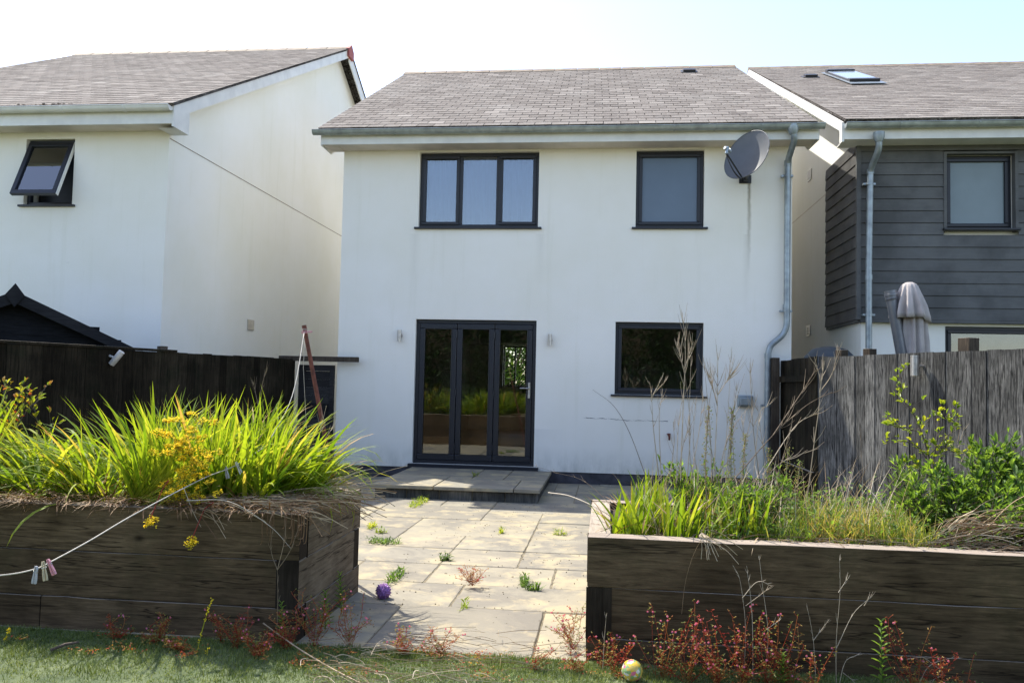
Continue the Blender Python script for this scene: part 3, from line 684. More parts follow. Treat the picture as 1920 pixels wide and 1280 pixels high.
# ------------------------------------------------------------------ things on the main wall
def wall_light(px,py,label,tilt=0):
    c=at(px,py,-.06); t=thing('wall_light',label,'wall light',(c.x,0,c.z),'steel wall lights beside the doors')
    b=MB(); b.tube([(0,0,0),(0,-.012,0)],.034,20); b.tube([(0,-.01,0),(0,-.045,0)],.014,12); b.build('bracket',M['steel'],t,smooth=True,auto=True)
    s=MB(); s.lathe((0,-.065,0),[(.026,-.085),(.03,-.085),(.03,.085),(.026,.085),(.026,.06),(.001,.06)],20); s.build('tube',M['steel'],t,smooth=True,auto=True)
wall_light(749,629,'steel up and down wall light left of the glazed doors')
wall_light(1031,637,'steel up and down wall light right of the glazed doors')

# satellite dish
mt=at(1397,338,0); D=thing('satellite_dish','grey oval satellite dish on a bracket under the eaves of the middle house','satellite dish',(mt.x,0,mt.z))
ctr=at(1402,293,-.64)-Vector((mt.x,0,mt.z)); nrm=Vector((-.70,-.64,.31)).normalized()
upv=(Vector((0,0,1))-nrm*nrm.dot(Vector((0,0,1)))).normalized(); rtv=upv.cross(nrm)
def dsh(u,v_,h): return ctr+rtv*u+upv*v_+nrm*h
rw_,rh_=.36,.37; n=40; K=9; mb=MB(); vs=[]; 
for side in (0,1):
    for k in range(K+1):
        rr=k/K
        for j in range(n):
            a=2*math.pi*j/n; sx=math.cos(a); sy=math.sin(a); flat=1.0-.06*max(0,-sy)**2
            vs.append(dsh(rr*rw_*sx,rr*rh_*sy*flat,.085*(rr*rr-1)+.03-(.006 if side else 0)))
o2=(K+1)*n; fs=[]
for k in range(K):
    for j in range(n):
        a,b=k*n+j,k*n+(j+1)%n; fs.append((a,b,b+n,a+n)); fs.append((o2+a+n,o2+b+n,o2+b,o2+a))
for j in range(n): a,b=K*n+j,K*n+(j+1)%n; fs.append((a,b,o2+b,o2+a))
mb.faces(vs,fs); mb.build('reflector',M['dish'],D,smooth=True,auto=True)
q=MB(); q.tube([dsh(rw_*math.cos(2*math.pi*j/48),rh_*math.sin(2*math.pi*j/48)*(1-.06*max(0,-math.sin(2*math.pi*j/48))**2),.03) for j in range(49)],.006,6); q.build('rim',M['dish'],D,smooth=True)
q=MB(); q.box(-.085,.085,-.02,.0,-.05,.07); q.box(-.03,.03,-.12,-.02,-.03,.05); bk=ctr+nrm*(-.07)
q.tube([(0,-.1,.0),(0,-.25,.02),(bk.x*.8,bk.y*.95,bk.z*.5),bk],.022,10); q.build('bracket',M['black'],D,bevel=.004)
lnb=ctr+nrm*.42-upv*.12
q=MB(); q.tube([dsh(0,-rh_*.92,.0),lnb-upv*.05],.011,8); q.build('feed_arm',M['black'],D)
q=MB(); q.tube([lnb-nrm*.06,lnb-nrm*.045,lnb-nrm*.04,lnb+nrm*.04],[.036,.036,.024,.022],14); q.tube([lnb-upv*.07+rtv*.01,lnb+upv*.03+rtv*.01],.02,10); q.tube([lnb-nrm*.064,lnb-nrm*.058],.034,14); q.build('receiver',M['zinc'],D,smooth=True,auto=True)
for k in (0,.03):
    q=MB(); a=lnb-upv*.06; b=dsh(0,-rh_*.95,.0); mid=(a+b)/2-Vector((0,0,.13+k)); pts=[a*(1-t)**2+mid*2*t*(1-t)+b*t*t for t in [i/12 for i in range(13)]]
    q.tube(pts,.005,6); q.build('cable',M['black'],D,smooth=True)

# ------------------------------------------------------------------ fences, gate
def board_fence(name,label,a,b,ztop,mat,bw=.125,gap=.004,zb=0,th=.02,parent=None,front=1,lean=None,rail=None,seed=1,postpos=(),topfn=None):
    a=Vector((a[0],a[1],0)); b=Vector((b[0],b[1],0)); d=(b-a); L=d.length; d.normalize(); n=Vector((d.y,-d.x,0))*front
    t_=parent or thing(name,label,'fence',(a.x,a.y,0)); bpy.context.view_layer.update()
    rn=random.Random(seed); mb=MB(); x=0
    def q(u,h,z): return a+d*u+n*h+Vector((0,0,z))
    while x<L-.02:
        w_=min(bw*rn.uniform(.9,1.1),L-x); z1=(ztop if topfn is None else topfn(x/L))+rn.uniform(-.006,.006); t=min(1,max(0,rn.gauss(.5,.28))); h0=rn.uniform(-.003,.003); h1=h0+.006*rn.uniform(-.5,1.2)
        vs=[q(x+gap/2,-th+h0,zb),q(x+w_-gap/2,-th+h1,zb),q(x+w_-gap/2,h1,zb),q(x+gap/2,h0,zb),q(x+gap/2,-th+h0,z1),q(x+w_-gap/2,-th+h1,z1),q(x+w_-gap/2,h1,z1),q(x+gap/2,h0,z1)]
        mb.faces(vs,[(3,2,1,0),(4,5,6,7),(0,1,5,4),(1,2,6,5),(2,3,7,6),(3,0,4,7)],t); x+=w_
    PB(mb.build('board_panel',mat,t_),t_)
    for zz in (.35,ztop-.3):
        r_=MB()
        vs=[q(0,-th-.008,zz),q(L,-th-.008,zz),q(L,-th-.05,zz),q(0,-th-.05,zz)]; vs+=[p+Vector((0,0,.08)) for p in vs]; r_.faces(vs,[(0,1,2,3),(7,6,5,4),(0,4,5,1),(1,5,6,2),(2,6,7,3),(3,7,4,0)]); PB(r_.build('rail',mat,t_),t_)
    if rail:
        c_=MB(); u0,u1,hh=rail; vs=[q(u0,.025,ztop+.002),q(u1,.025,ztop+.002),q(u1,-.075,ztop+.002),q(u0,-.075,ztop+.002)]; vs+=[p+Vector((0,0,hh)) for p in vs]
        c_.faces(vs,[(3,2,1,0),(4,5,6,7),(0,1,5,4),(1,2,6,5),(2,3,7,6),(3,0,4,7)]); PB(c_.build('capping_rail',mat,t_,bevel=.003),t_)
    for (u,ht,w_) in postpos:
        p=MB(); c=q(u,-th-.05-w_/2,0); ang_=math.atan2(d.y,d.x); T=Matrix.Translation(c)@Matrix.Rotation(ang_,4,'Z')
        p.box(-w_/2,w_/2,-w_/2,w_/2,0,ht-.03,mat=T); po=PB(p.build('post',M['post_wood'],t_,bevel=.003),t_)
        p=MB(); p.build('post_cap',M['post_wood'],po,bevel=.003)
    return t_
def fu(a,b,px,py,z):  # distance along the fence line where a pixel column crosses it
    a=Vector(a);b=Vector(b); best=None
    for i in range(400):
        u=i/399; p=Vector((a.x+(b.x-a.x)*u,a.y+(b.y-a.y)*u,z)); dd=p-CAM; X=960+FPX*dd.dot(RT)/dd.dot(FW)
        if best is None or abs(X-px)<best[0]: best=(abs(X-px),u)
    return best[1]*(b-a).length
A0=(-6.95,-6.15); A1=(-4.6,-.12)
board_fence('board_fence','black stained board fence with a pale capping rail behind the left plants',A0,A1,1.695,M['fence_dark'],rail=(0,fu(A0,A1,330,658,1.7),.03),seed=3,
    postpos=[(fu(A0,A1,316,650,1.75),1.80,.09)])
S0=(2.47,-.02); S1=(2.50,-1.86); S2=(4.9,-7.3)
P1=(2.50,-1.88); P2=(3.62,-4.17); P2=(2.50+1.22*2.2,-1.88-2.42*2.2)
board_fence('board_fence','short fence panel coloured dark for the house shadow between the house corner and the grey fence',S0,S1,1.80,M['fence_dark'],seed=5,front=-1,postpos=[(.12,1.87,.1)])  # the house shadow on this panel is put into its board colour
def tpf(u): return 1.79+.035*u
board_fence('board_fence','weathered grey vertical board fence behind the right plant bed',P1,P2,1.80,M['fence_grey'],bw=.15,seed=8,front=-1 if False else 1,topfn=tpf,
    postpos=[(fu(P1,P2,1562,660,1.85),1.90,.1),(fu(P1,P2,1797,640,1.9),1.965,.13),(fu(P1,P2,1615,660,1.85),1.9,.1)])
# timber gate
G=thing('garden_gate','dark framed timber side gate of horizontal boards beside the left house corner','gate',(-4.3,-.05,0))
g0,g1=-4.56,-4.02; zt=at(590,684,-.05).z
f=MB(); f.box(g0,g0+.09,-.07,0,0,zt); f.box(g1-.06,g1,-.07,0,0,zt); f.box(g0+.09,g1-.06,-.07,0,zt-.09,zt); f.box(g0+.09,g1-.06,-.07,0,.1,.2); bpy.context.view_layer.update()
PB(f.build('gate_frame',M['gate_wood'],G,bevel=.004),G)
f=MB(); z=.2
while z<zt-.1:
    z1=min(z+.12,zt-.09); f.box(g0+.09,g1-.06,-.05+.004*(int(z*100)%2),-.03,z,z1-.0005,t=random.random()); z=z1
PB(f.build('board_panel',M['gate_wood'],G),G)
Bm=MB(); a=at(512,669,-.12); b=at(667,673,-.12)
Bm.box(-4.84,-3.63,-.17,-.09,1.665,1.74); bo=Bm.build('lintel_beam',M['post_wood'],None,bevel=.004)
reloc(bo,(-4.2,-.12,1.66)); tag(bo,'weathered timber beam laid above the side gate and onto the house wall','beam')

# fence lights
def fl(px,py,line_a,line_b,label,tilt,L,r_,mat,side):
    a=Vector((*line_a,0)); b=Vector((*line_b,0)); u=fu(line_a,line_b,px,py,1.6)
    d=(b-a).normalized(); p=a+d*u; n=Vector((d.y,-d.x,0)); 
    if n.dot(CAM-p)<0: n=-n
    dd=p-CAM; D_=dd.dot(FW); z=at(px,py,p.y).z
    t=thing('spot_light',label,'spotlight',(p.x,p.y,z),'spotlights on the fences')
    m_=MB(); off=Vector((side[0]*RT.x,side[0]*RT.y,0)); 
    q=MB(); q.tube([off+n*.005+Vector((0,0,side[1])),off+n*.05+Vector((0,0,side[1]))],r_*1.15,18); q.build('mount',mat,t,smooth=True,auto=True)
    q=MB(); q.tube([off+n*.03+Vector((0,0,side[1])),n*.07],.014,10); q.build('arm',mat,t)
    q=MB(); ax=(RT*math.sin(tilt)+Vector((0,0,1))*math.cos(tilt)).normalized(); c=n*.09
    q.tube([c-ax*L/2,c-ax*(L/2-.004),c+ax*(L/2-.03),c+ax*(L/2-.028),c+ax*(L/2-.022),c+ax*(L/2-.02),c+ax*L/2],[r_*.93,r_,r_,r_*.93,r_*.93,r_,r_],20); q.build('lamp_tube',mat,t,smooth=True,auto=True)
M['white_metal']=mat_plain('white_metal',(.62,.60,.56),.4,.2,.1,10)
fl(209,671,A0,A1,'white tilted spotlight fixed near the top of the black fence',R(38),.19,.036,M['white_metal'],(-.06,.03))
fl(1729,686,P1,P2,'brushed steel cylinder spotlight at the top of the grey fence',0,.21,.042,M['steel'],(.11,.0))

# ------------------------------------------------------------------ neighbours' gardens
S=thing('garden_shed','dark grey shed with a pointed gable roof behind the black fence','shed',(-6.58,-2.6,0)); 
ap=at(50,556,-2.6); er=at(218,650,-2.75); hw=er.x-ap.x; 
f=MB(); wv=hw-.14; zt=ap.z-.05
f.prism([(-wv,0),(wv,0),(wv,er.z+.0),(0,zt),(-wv,er.z+.0)],0,1.0,lambda u,p,q:Vector((p+(ap.x+6.58),u,q)))
S.location=(-6.58,-2.6,0); S.rotation_euler=(0,0,R(33)); f.build('wall',M['shed'],S)
lines=MB()
for i in range(12): 
    z=.2+i*.15
    wx=wv if z<er.z else wv*(zt-z)/(zt-er.z)
    if wx>.05: lines.box(ap.x+6.58-wx+.005,ap.x+6.58+wx-.005,-.008,-.001,z,z+.135)
lines.build('board',M['shed'],S)
f=MB(); ox=ap.x+6.58
for sg in (-1,1):
    f.faces([(ox,-.17,ap.z),(ox+sg*hw,-.17,er.z),(ox+sg*hw,1.1,er.z),(ox,1.1,ap.z),(ox,-.17,ap.z-.03),(ox+sg*hw,-.17,er.z-.03),(ox+sg*hw,1.1,er.z-.03),(ox,1.1,ap.z-.03)],[(0,1,2,3),(7,6,5,4),(0,4,5,1),(1,5,6,2),(2,6,7,3),(3,7,4,0)])
f.build('roof',M['alu'],S)
f=MB()
for sg in (-1,1): f.faces([(ox,-.20,ap.z+.02),(ox+sg*hw*1.01,-.20,er.z+.0),(ox+sg*hw*1.01,-.20,er.z-.12),(ox,-.20,ap.z-.12),(ox,-.172,ap.z+.02),(ox+sg*hw*1.01,-.172,er.z+.0),(ox+sg*hw*1.01,-.172,er.z-.12),(ox,-.172,ap.z-.12)],[(0,1,2,3),(0,4,5,1),(1,5,6,2),(2,6,7,3),(7,6,5,4)])
f.build('bargeboard',M['shed_trim'],S)
f=MB(); f.prism([(0,.11),(.10,-.03),(.0,-.17),(-.10,-.03)],-.225,-.202,lambda u,p,q:Vector((ox+p,u,ap.z+q))); f.build('finial',M['shed_trim'],S)

# parasol, folded
Y=-1.5; c=at(1712,600,Y); pz=at(1708,532,Y).z
PS=thing('parasol','folded taupe garden parasol standing behind the grey fence beside a grey post','parasol',(c.x,Y,0)); 
q=MB(); q.tube([(0,0,0),(0,0,pz)],.022,10); q.build('pole',M['alu'],PS)
def folds(prof,k,amp,seed,skew=0):
    rn=random.Random(seed); n=96; vs=[]; ph_=[rn.uniform(0,6.28) for _ in range(4)]
    for r_,z in prof:
        for j in range(n):
            a=2*math.pi*j/n; w_=amp*min(1,(pz-z)/.25)
            rr=r_*(1+w_*(.6*math.sin(k*a+ph_[0])+.4*math.sin((k*1.7//1)*a+ph_[1]+z*2)))
            sk=skew*max(0,math.cos(a-.1))*max(0,(pz-z)); vs.append((rr*math.cos(a)+skew*.0,rr*math.sin(a),z-sk))
    m_=len(prof); mb=MB(); mb.faces(vs,[(i*n+j,i*n+(j+1)%n,(i+1)*n+(j+1)%n,(i+1)*n+j) for i in range(m_-1) for j in range(n)]+[tuple((m_-1)*n+j for j in range(n))][:0]); return mb
q=folds([(.12,.9),(.14,1.3),(.15,1.7),(.145,2.0),(.125,2.3),(.09,2.5),(.06,pz-.03),(.02,pz)],9,.30,2); o=q.build('canopy',M['fabric'],PS,smooth=True)
q=folds([(.185,pz-.42),(.18,pz-.36),(.155,pz-.25),(.128,pz-.14),(.10,pz-.05),(.08,pz-.01),(.04,pz+.012),(.002,pz+.015)],9,.34,6,skew=.3); o=q.build('canopy_cap',M['fabric'],PS,smooth=True)
so=o.modifiers.new('solid','SOLIDIFY'); so.thickness=.006; o.rotation_euler=(0,R(-1.5),.6)
a=at(1669,545,Y-.05); b=at(1691,665,Y-.05); dirv=(b-a).normalized()
PP=thing('parasol_post','leaning grey aluminium post with a ribbed cap beside the folded parasol','post',(b.x,Y-.05,0)); bot=b+dirv*((b.z)/-dirv.z)
loc=PP.location.copy(); a_=a-loc; b_=bot-loc
q=MB(); dv=(b_-a_).normalized(); q.tube([b_,a_+dv*.1],.066,4 if False else 16); q.build('pole',M['alu'],PP,smooth=True,auto=True)
q=MB(); q.tube([a_+dv*.12,a_+dv*.1,a_+dv*.095,a_+dv*.07,a_+dv*.065,a_+dv*.04,a_+dv*.035,a_],[.07,.078,.07,.07,.078,.078,.07,.07],20); q.build('cap',M['alu'],PP,smooth=True,auto=True)
# dark rounded cover in the passage
zt=at(1522,649,-.7).z; CV=thing('barbecue','round garden barbecue under a dark domed cover behind the fence corner','barbecue',(2.93,-.72,0))
q=MB(); q.lathe((0,0,0),[(.28,.35),(.36,.4),(.37,zt-.4),(.36,zt-.26),(.31,zt-.13),(.22,zt-.04),(.1,zt-.005),(.001,zt)],32); q.build('cover',M['cover'],CV,smooth=True)
q=MB()
for k in range(3):
    aa=k*2.09; q.tube([(.22*math.cos(aa),.22*math.sin(aa),0),(.2*math.cos(aa),.2*math.sin(aa),.4)],.018,8)
q.build('stand',M['black'],CV)

# ------------------------------------------------------------------ raised beds
def sleeper(parent,x0,x1,y0,y1,z0,z1,mat):
    mb=MB(); t=random.uniform(.25,.8)
    # slightly worn, subdivided long box
    n=10; ax=0 if (x1-x0)>(y1-y0) else 1; vs=[]
    L0,L1=(x0,x1) if ax==0 else (y0,y1)
    rn=random.Random(int(abs(x0*71+y0*37+z0*91)*10))
    for i in range(n+1):
        u=L0+(L1-L0)*i/n; j=[rn.uniform(-.003,.003) for _ in range(4)]
        if ax==0: ring=[(u,y0+j[0],z0),(u,y1,z0),(u,y1,z1+j[1]),(u,y0+j[0],z1+j[1])]
        else: ring=[(x0,u,z0),(x1+j[0],u,z0),(x1+j[0],u,z1+j[1]),(x0,u,z1+j[1])]
        vs+=ring
    fs=[]
    for i in range(n):
        for k in range(4): fs.append((i*4+k,i*4+(k+1)%4,(i+1)*4+(k+1)%4,(i+1)*4+k))
    if ax==0: fs=[f_[::-1] for f_ in fs]
    mb.faces(vs,fs,t)
    b=len(mb.v)-len(vs)
    for f_ in ((0,1,2,3),(n*4+3,n*4+2,n*4+1,n*4)):
        mb.f.append(tuple(b+i for i in f_)); mb.t.append(t); mb.m.append(1)
    o=mb.build('sleeper',[M[mat],M['endgrain']],parent,bevel=.0045); PB(o,parent); return o
T_=.12
# left bed: outer corner (-1.62,-7.72); top z .665
BL=thing('raised_bed','long raised bed of dark timber sleepers left of the paving, full of sword leaved plants','planter',(-1.62,-7.6,0)); bpy.context.view_layer.update()
lx,ly0,ly1=-1.62,-7.66,-6.56; zs=[(-.09,.16),(.163,.413),(.416,.666)]
for k,(za,zb) in enumerate(zs):
    side_full=(k==1)
    if side_full:
        sleeper(BL,-6.5,-4.1,ly0,ly0+T_,za,zb,'sleeper'); sleeper(BL,-4.097,lx-T_-.002,ly0,ly0+T_,za,zb,'sleeper'); sleeper(BL,lx-T_,lx,ly0,ly1-T_-.002,za,zb,'sleeper_y'); sleeper(BL,-6.5,lx,ly1-T_,ly1,za,zb,'sleeper')
    else:
        xs_=-3.1 if k==0 else -5.2
        sleeper(BL,-6.5,xs_,ly0,ly0+T_,za,zb,'sleeper'); sleeper(BL,xs_+.003,lx,ly0,ly0+T_,za,zb,'sleeper'); sleeper(BL,lx-T_,lx,ly0+T_+.002,ly1,za,zb,'sleeper_y'); sleeper(BL,-6.5,lx-T_-.002,ly1-T_,ly1,za,zb,'sleeper')
def soil(parent,x0,x1,y0,y1,z,seed):
    rn=random.Random(seed); mb=MB(); nx=int((x1-x0)/.07); ny=int((y1-y0)/.07)
    import mathutils
    vs=[(x0+(x1-x0)*i/nx,y0+(y1-y0)*j/ny,z+.05*mathutils.noise.noise((i*.35,j*.35,seed))+.01*rn.random()) for j in range(ny+1) for i in range(nx+1)]
    mb.faces(vs,[(j*(nx+1)+i,j*(nx+1)+i+1,(j+1)*(nx+1)+i+1,(j+1)*(nx+1)+i) for j in range(ny) for i in range(nx)]); PB(mb.build('soil',M['soil'],parent,smooth=True),parent)
soil(BL,-6.5,lx-T_,ly0+T_,ly1-T_,.61,1)
BR=thing('raised_bed','raised bed of dark timber sleepers right of the paving, full of weeds and dry stems','planter',(-.07,-7.6,0)); bpy.context.view_layer.update()
rx,ry0,ry1=-.075,-7.70,-6.27; zs=[(-.14,.11),(.113,.363),(.366,.616)]
for k,(za,zb) in enumerate(zs):
    xx=[2.6,3.4,2.3][k]
    if k==1:
        sleeper(BR,rx+T_+.002,xx,ry0,ry0+T_,za,zb,'sleeper'); sleeper(BR,xx+.003,5.2,ry0,ry0+T_,za,zb,'sleeper'); sleeper(BR,rx,rx+T_,ry0,ry1,za,zb,'sleeper_y'); sleeper(BR,rx+T_+.002,5.2,ry1-T_,ry1,za,zb,'sleeper')
    else:
        sleeper(BR,rx,xx,ry0,ry0+T_,za,zb,'sleeper'); sleeper(BR,xx+.003,5.2,ry0,ry0+T_,za,zb,'sleeper'); sleeper(BR,rx,rx+T_,ry0+T_+.002,ry1-T_-.002,za,zb,'sleeper_y'); sleeper(BR,rx,5.2,ry1-T_,ry1,za,zb,'sleeper')
soil(BR,rx+T_,5.2,ry0+T_,ry1-T_,.57,2)
# ------------------------------------------------------------------ plants: helpers
def blade(mb,rn,p,az,th0,bend,L,W,n=8,t=.5,pw=1.5,tw=0.0):
    """one sword-shaped leaf: starts at p, leans th0 from vertical towards az and arches over by bend"""
    pos=Vector(p); vs=[]; ds=L/n; h=Vector((math.cos(az),math.sin(az),0)); side0=Vector((-math.sin(az+tw),math.cos(az+tw),0))
    for i in range(n+1):
        u=i/n; th=th0+bend*u**pw; d=h*math.sin(th)+Vector((0,0,1))*math.cos(th)
        w_=W*min(1,.45+2.2*u)*max(0.0,(1-u**3.2))*.5
        vs+= [pos-side0*w_, pos+side0*w_]; pos=pos+d*ds
    b=len(mb.v); mb.v+=[tuple(q) for q in vs]
    for i in range(n):
        mb.f.append((b+2*i,b+2*i+1,b+2*i+3,b+2*i+2)); mb.t.append(min(1,max(0,t+.12*(i/n-.4)))); mb.m.append(mb.mi)
def leaf(mb,p,d,up,L,W,t,fold=.25):
    d=Vector(d).normalized(); s=d.cross(Vector(up)); s=s.normalized() if s.length>1e-4 else Vector((1,0,0)); nn=s.cross(d)
    p=Vector(p); a=p+d*L*.3; b=p+d*L*.68; e=p+d*L
    vs=[p,a+s*W*.42+nn*W*fold,b+s*W*.40+nn*W*fold,e-nn*W*.15,b-s*W*.40+nn*W*fold,a-s*W*.42+nn*W*fold,a,b]
    mb.faces(vs,[(0,6,1),(6,7,2,1),(7,3,2),(0,5,6),(5,4,7,6),(4,3,7)],t)
def rdir(rn,up=.3):
    a=rn.uniform(0,2*math.pi); z=rn.uniform(-.5,1)+up; v=Vector((math.cos(a),math.sin(a),z)); return v.normalized()
def curve(pts,n=6):
    """Catmull-Rom through pts"""
    P=[Vector(p) for p in pts]; P=[P[0]*2-P[1]]+P+[P[-1]*2-P[-2]]; out=[]
    for i in range(1,len(P)-2):
        for k in range(n):
            t=k/n; a,b,c,d=P[i-1],P[i],P[i+1],P[i+2]
            out.append(.5*((2*b)+(c-a)*t+(2*a-5*b+4*c-d)*t*t+(-a+3*b-3*c+d)*t**3))
    out.append(P[-2]); return out
def twigs(mb,rn,pts,r,sub=6,L=.12,lv=1,t=.6,spread=.7,frac=.35):
    C=curve(pts); k=len(C); mb.tube(C,[r*(1-.65*i/(k-1)) for i in range(k)],4,min(1,max(0,t+rn.uniform(-.15,.15))),cap=False)
    if lv<=0: return
    for s_ in range(sub):
        i=int(k*(frac+(1-frac)*rn.random())); i=min(i,k-2); p=C[i]; d=(C[i+1]-C[i]).normalized()
        a=rdir(rn,.1); q=(d*(1-spread*.5)+a*spread).normalized(); l=L*rn.uniform(.4,1.2)*(1.15-i/k*.5)
        q2=(q+Vector((0,0,.35))).normalized()
        twigs(mb,rn,[p,p+q*l*.5,p+q*l*.5+q2*l*.5],r*.55,max(1,sub//2),L*.45,lv-1,t,spread,.3)
PL=[]
def plant(name,label,cat,loc,parts,group=None):
    """parts: list of (part name, MB in world coordinates, material)"""
    loc=Vector(loc)
    if len(parts)==1:
        o=parts[0][1].build(name,parts[0][2]); reloc(o,loc); return tag(o,label,cat,group)
    t=thing(name,label,cat,loc,group)
    for n_,mb,mt in parts:
        o=mb.build(n_,mt,t)
        for v in o.data.vertices: v.co-=loc
    return t

# ------------------------------------------------------------------ left bed: sword leaved clumps
ZB=.60
rn=random.Random(21)
def sword_clump(x,y,n,Lr,W,azc,azs,lean,bendr,seed,label,group,tb=.55,z=ZB,rad=.13,dead=10,mat='blade',name='sword_leaf_clump',cat='plant'):
    rn=random.Random(seed); mb=MB(); db=MB()
    for i in range(n):
        a=rn.uniform(0,6.283); rr=rad*math.sqrt(rn.random()); p=(x+rr*math.cos(a),y+rr*math.sin(a)*.8,z-.02)
        az=azc+rn.gauss(0,azs); th=abs(rn.gauss(lean,.16)); bd=rn.uniform(*bendr)*(.5+th*1.2); L=rn.uniform(*Lr); 
        if rn.random()<.2: az=rn.uniform(0,6.28)
        if math.sin(az)<-.4: bd*=.45
        blade(mb,rn,p,az,th,bd,L,W*rn.uniform(.4,1.35),9,min(1,max(0,rn.gauss(tb,.2))),rn.uniform(1.2,2.4),rn.uniform(-1.1,1.1))
    for i in range(dead):
        a=rn.uniform(0,6.283); p=(x+rad*math.cos(a),y+rad*math.sin(a)*.8,z)
        blade(db,rn,p,rn.uniform(0,6.28),rn.uniform(.5,1.2),rn.uniform(.6,1.4),rn.uniform(.2,.45),W*.5,7,rn.uniform(0,.55),1.2,rn.uniform(-1,1))
    return plant(name,label,cat,(x,y,z),[('leaves',mb,M[mat]),('dead_leaves',db,M['straw'])] if dead else [('leaves',mb,M[mat])],group)
gp='sword leaved clumps in the left raised bed'
cl_=[(-3.42,-7.25,math.pi,.9,.72),(-3.18,-7.0,math.pi,.8,.5),(-3.0,-7.32,math.pi*1.05,1.0,.62),(-2.75,-7.02,math.pi*.9,1.2,.30),(-2.62,-7.34,-1.7,1.3,.38),(-2.42,-7.0,.6,1.4,.22),
     (-2.3,-7.3,-.9,1.2,.34),(-2.12,-6.98,.2,1.0,.3),(-2.02,-7.25,-.1,.9,.45),(-1.93,-7.02,0.05,.8,.5),(-3.6,-6.95,math.pi,1.0,.5),(-2.85,-6.85,1.5,2,.25),(-2.2,-6.82,1.2,2,.3)]
oN=['first','second','third','fourth','fifth','sixth','seventh','eighth','ninth']
fr_=sorted([c for c in cl_ if c[1]<-7.1]); bk_=sorted([c for c in cl_ if c[1]>=-7.1])
SL=[('%s from the left in the front row of sword leaved clumps in the left bed'%oN[fr_.index(c)]) if c in fr_ else ('%s from the left in the back row of sword leaved clumps in the left bed'%oN[bk_.index(c)]) for c in cl_]
for i,(x,y,az,s,ln) in enumerate(cl_):
    sword_clump(x,y,130,(.42,.80) if ln<.45 else (.40,.78),.025,az,s*.8,ln*1.05,(.3,2.4) if ln<.45 else (.8,2.5),100+i,SL[i],gp,tb=.58,dead=34)
for i,(x,y) in enumerate([(-3.98,-7.2),(-3.78,-7.4),(-4.2,-7.0)]):
    sword_clump(x,y,26,(.5,.78),.040,1.2,2,.22,(.1,.6),150+i,['broad upright sword leaves in the middle of the trio at the left edge','broad upright sword leaves nearest the front boards at the left edge','broad upright sword leaves cut off by the left edge of the photo'][i],'broad leaved clumps at the left edge',tb=.72,dead=4)
# wispy green tuft at the right end of the left bed
mb=MB(); rn=random.Random(31)
for i in range(420):
    a=rn.uniform(0,6.28); p=(-1.83+.11*math.cos(a)*rn.random(),-7.0+.22*math.sin(a)*rn.random(),ZB)
    blade(mb,rn,p,rn.gauss(.1,1.1),abs(rn.gauss(.5,.3)),rn.uniform(.2,1.2),rn.uniform(.12,.3),.004,5,rn.uniform(.2,.7),1.3,rn.uniform(-1,1))
plant('grass_tuft','wispy fine green grass tuft at the right end of the left raised bed','grass tuft',(-1.85,-7.0,ZB),[('blades',mb,M['blade'])])
# straw heap over the corner
mb=MB(); rn=random.Random(33)
for i in range(330):
    x=rn.uniform(-2.35,-1.60); y=rn.uniform(-7.72,-7.2) if rn.random()<.7 else rn.uniform(-7.2,-6.6); z=.665+rn.random()*.08*(1-abs(x+1.8)); a=rn.gauss(.05,.35)+(0 if rn.random()<.85 else 1.5); l=rn.uniform(.12,.42)
    d=Vector((math.cos(a),math.sin(a)*.7,rn.uniform(-.12,.16))); s_=Vector((-d.y,d.x,0))*rn.uniform(-.25,.25)*l
    e=d*l; z1=Vector((0,0,-abs(rn.gauss(0,.05)))); p=Vector((x,y,z))
    if p.y+e.y<-7.72: e.z-=.05
    mb.tube(curve([p,p+e*.5+s_,p+e+z1],4),rn.uniform(.0012,.0028),3,rn.random(),cap=False)
for i in range(46):   # stems sticking out to the right over the paving
    p=Vector((rn.uniform(-1.95,-1.66),rn.uniform(-7.2,-6.62),.64)); l=rn.uniform(.2,.46); a=rn.gauss(.15,.4); e=Vector((math.cos(a),math.sin(a)*.6,rn.uniform(.05,.6)))*l
    mb.tube(curve([p,p+e*.55+Vector((0,0,.03)),p+e],4),[.0018]*9,3,rn.uniform(.55,1),cap=False)
for i in range(40):   # curled brown roots hanging at the corner
    p=Vector((rn.uniform(-1.82,-1.56),rn.uniform(-7.72,-7.45),.68)); e=Vector((rn.uniform(-.02,.06),rn.uniform(-.06,.0),-rn.uniform(.05,.15)))
    mb.tube(curve([p,p+Vector((e.x*.9,min(e.y,-.03),-.01)),p+Vector((e.x,min(e.y,-.04),e.z)),p+Vector((e.x*.3,min(e.y,-.035),e.z*1.15))],4),.0022,3,rn.uniform(0,.3),cap=False)
tag(mb.build('straw_heap',M['straw']),'heap of dry straw coloured stems spilling over the corner of the left raised bed','straw',None,'stuff')
# dry litter in the bed under the leaves
mb=MB(); rn=random.Random(35)
for i in range(700):
    x=rn.uniform(-4.4,-1.8); y=rn.uniform(-7.68,-7.3); p=(x,y,.655+rn.random()*.05); blade(mb,rn,p,rn.uniform(0,6.28),rn.uniform(1.1,1.7),rn.uniform(-.2,.5),rn.uniform(.08,.26),.008,4,rn.uniform(0,.28),1,rn.uniform(-1,1))
for i in range(420):
    x=rn.uniform(-4.4,-1.75); p=(x,rn.uniform(-7.66,-7.52),.67); blade(mb,rn,p,-1.57+rn.gauss(0,.7),rn.uniform(.9,1.4),rn.uniform(.5,1.6),rn.uniform(.08,.26),.010,6,rn.uniform(0,.38),1,rn.uniform(-1,1))
tag(mb.build('leaf_litter',M['straw']),'brown dry leaf litter along the front of the left raised bed','leaf litter',None,'stuff')

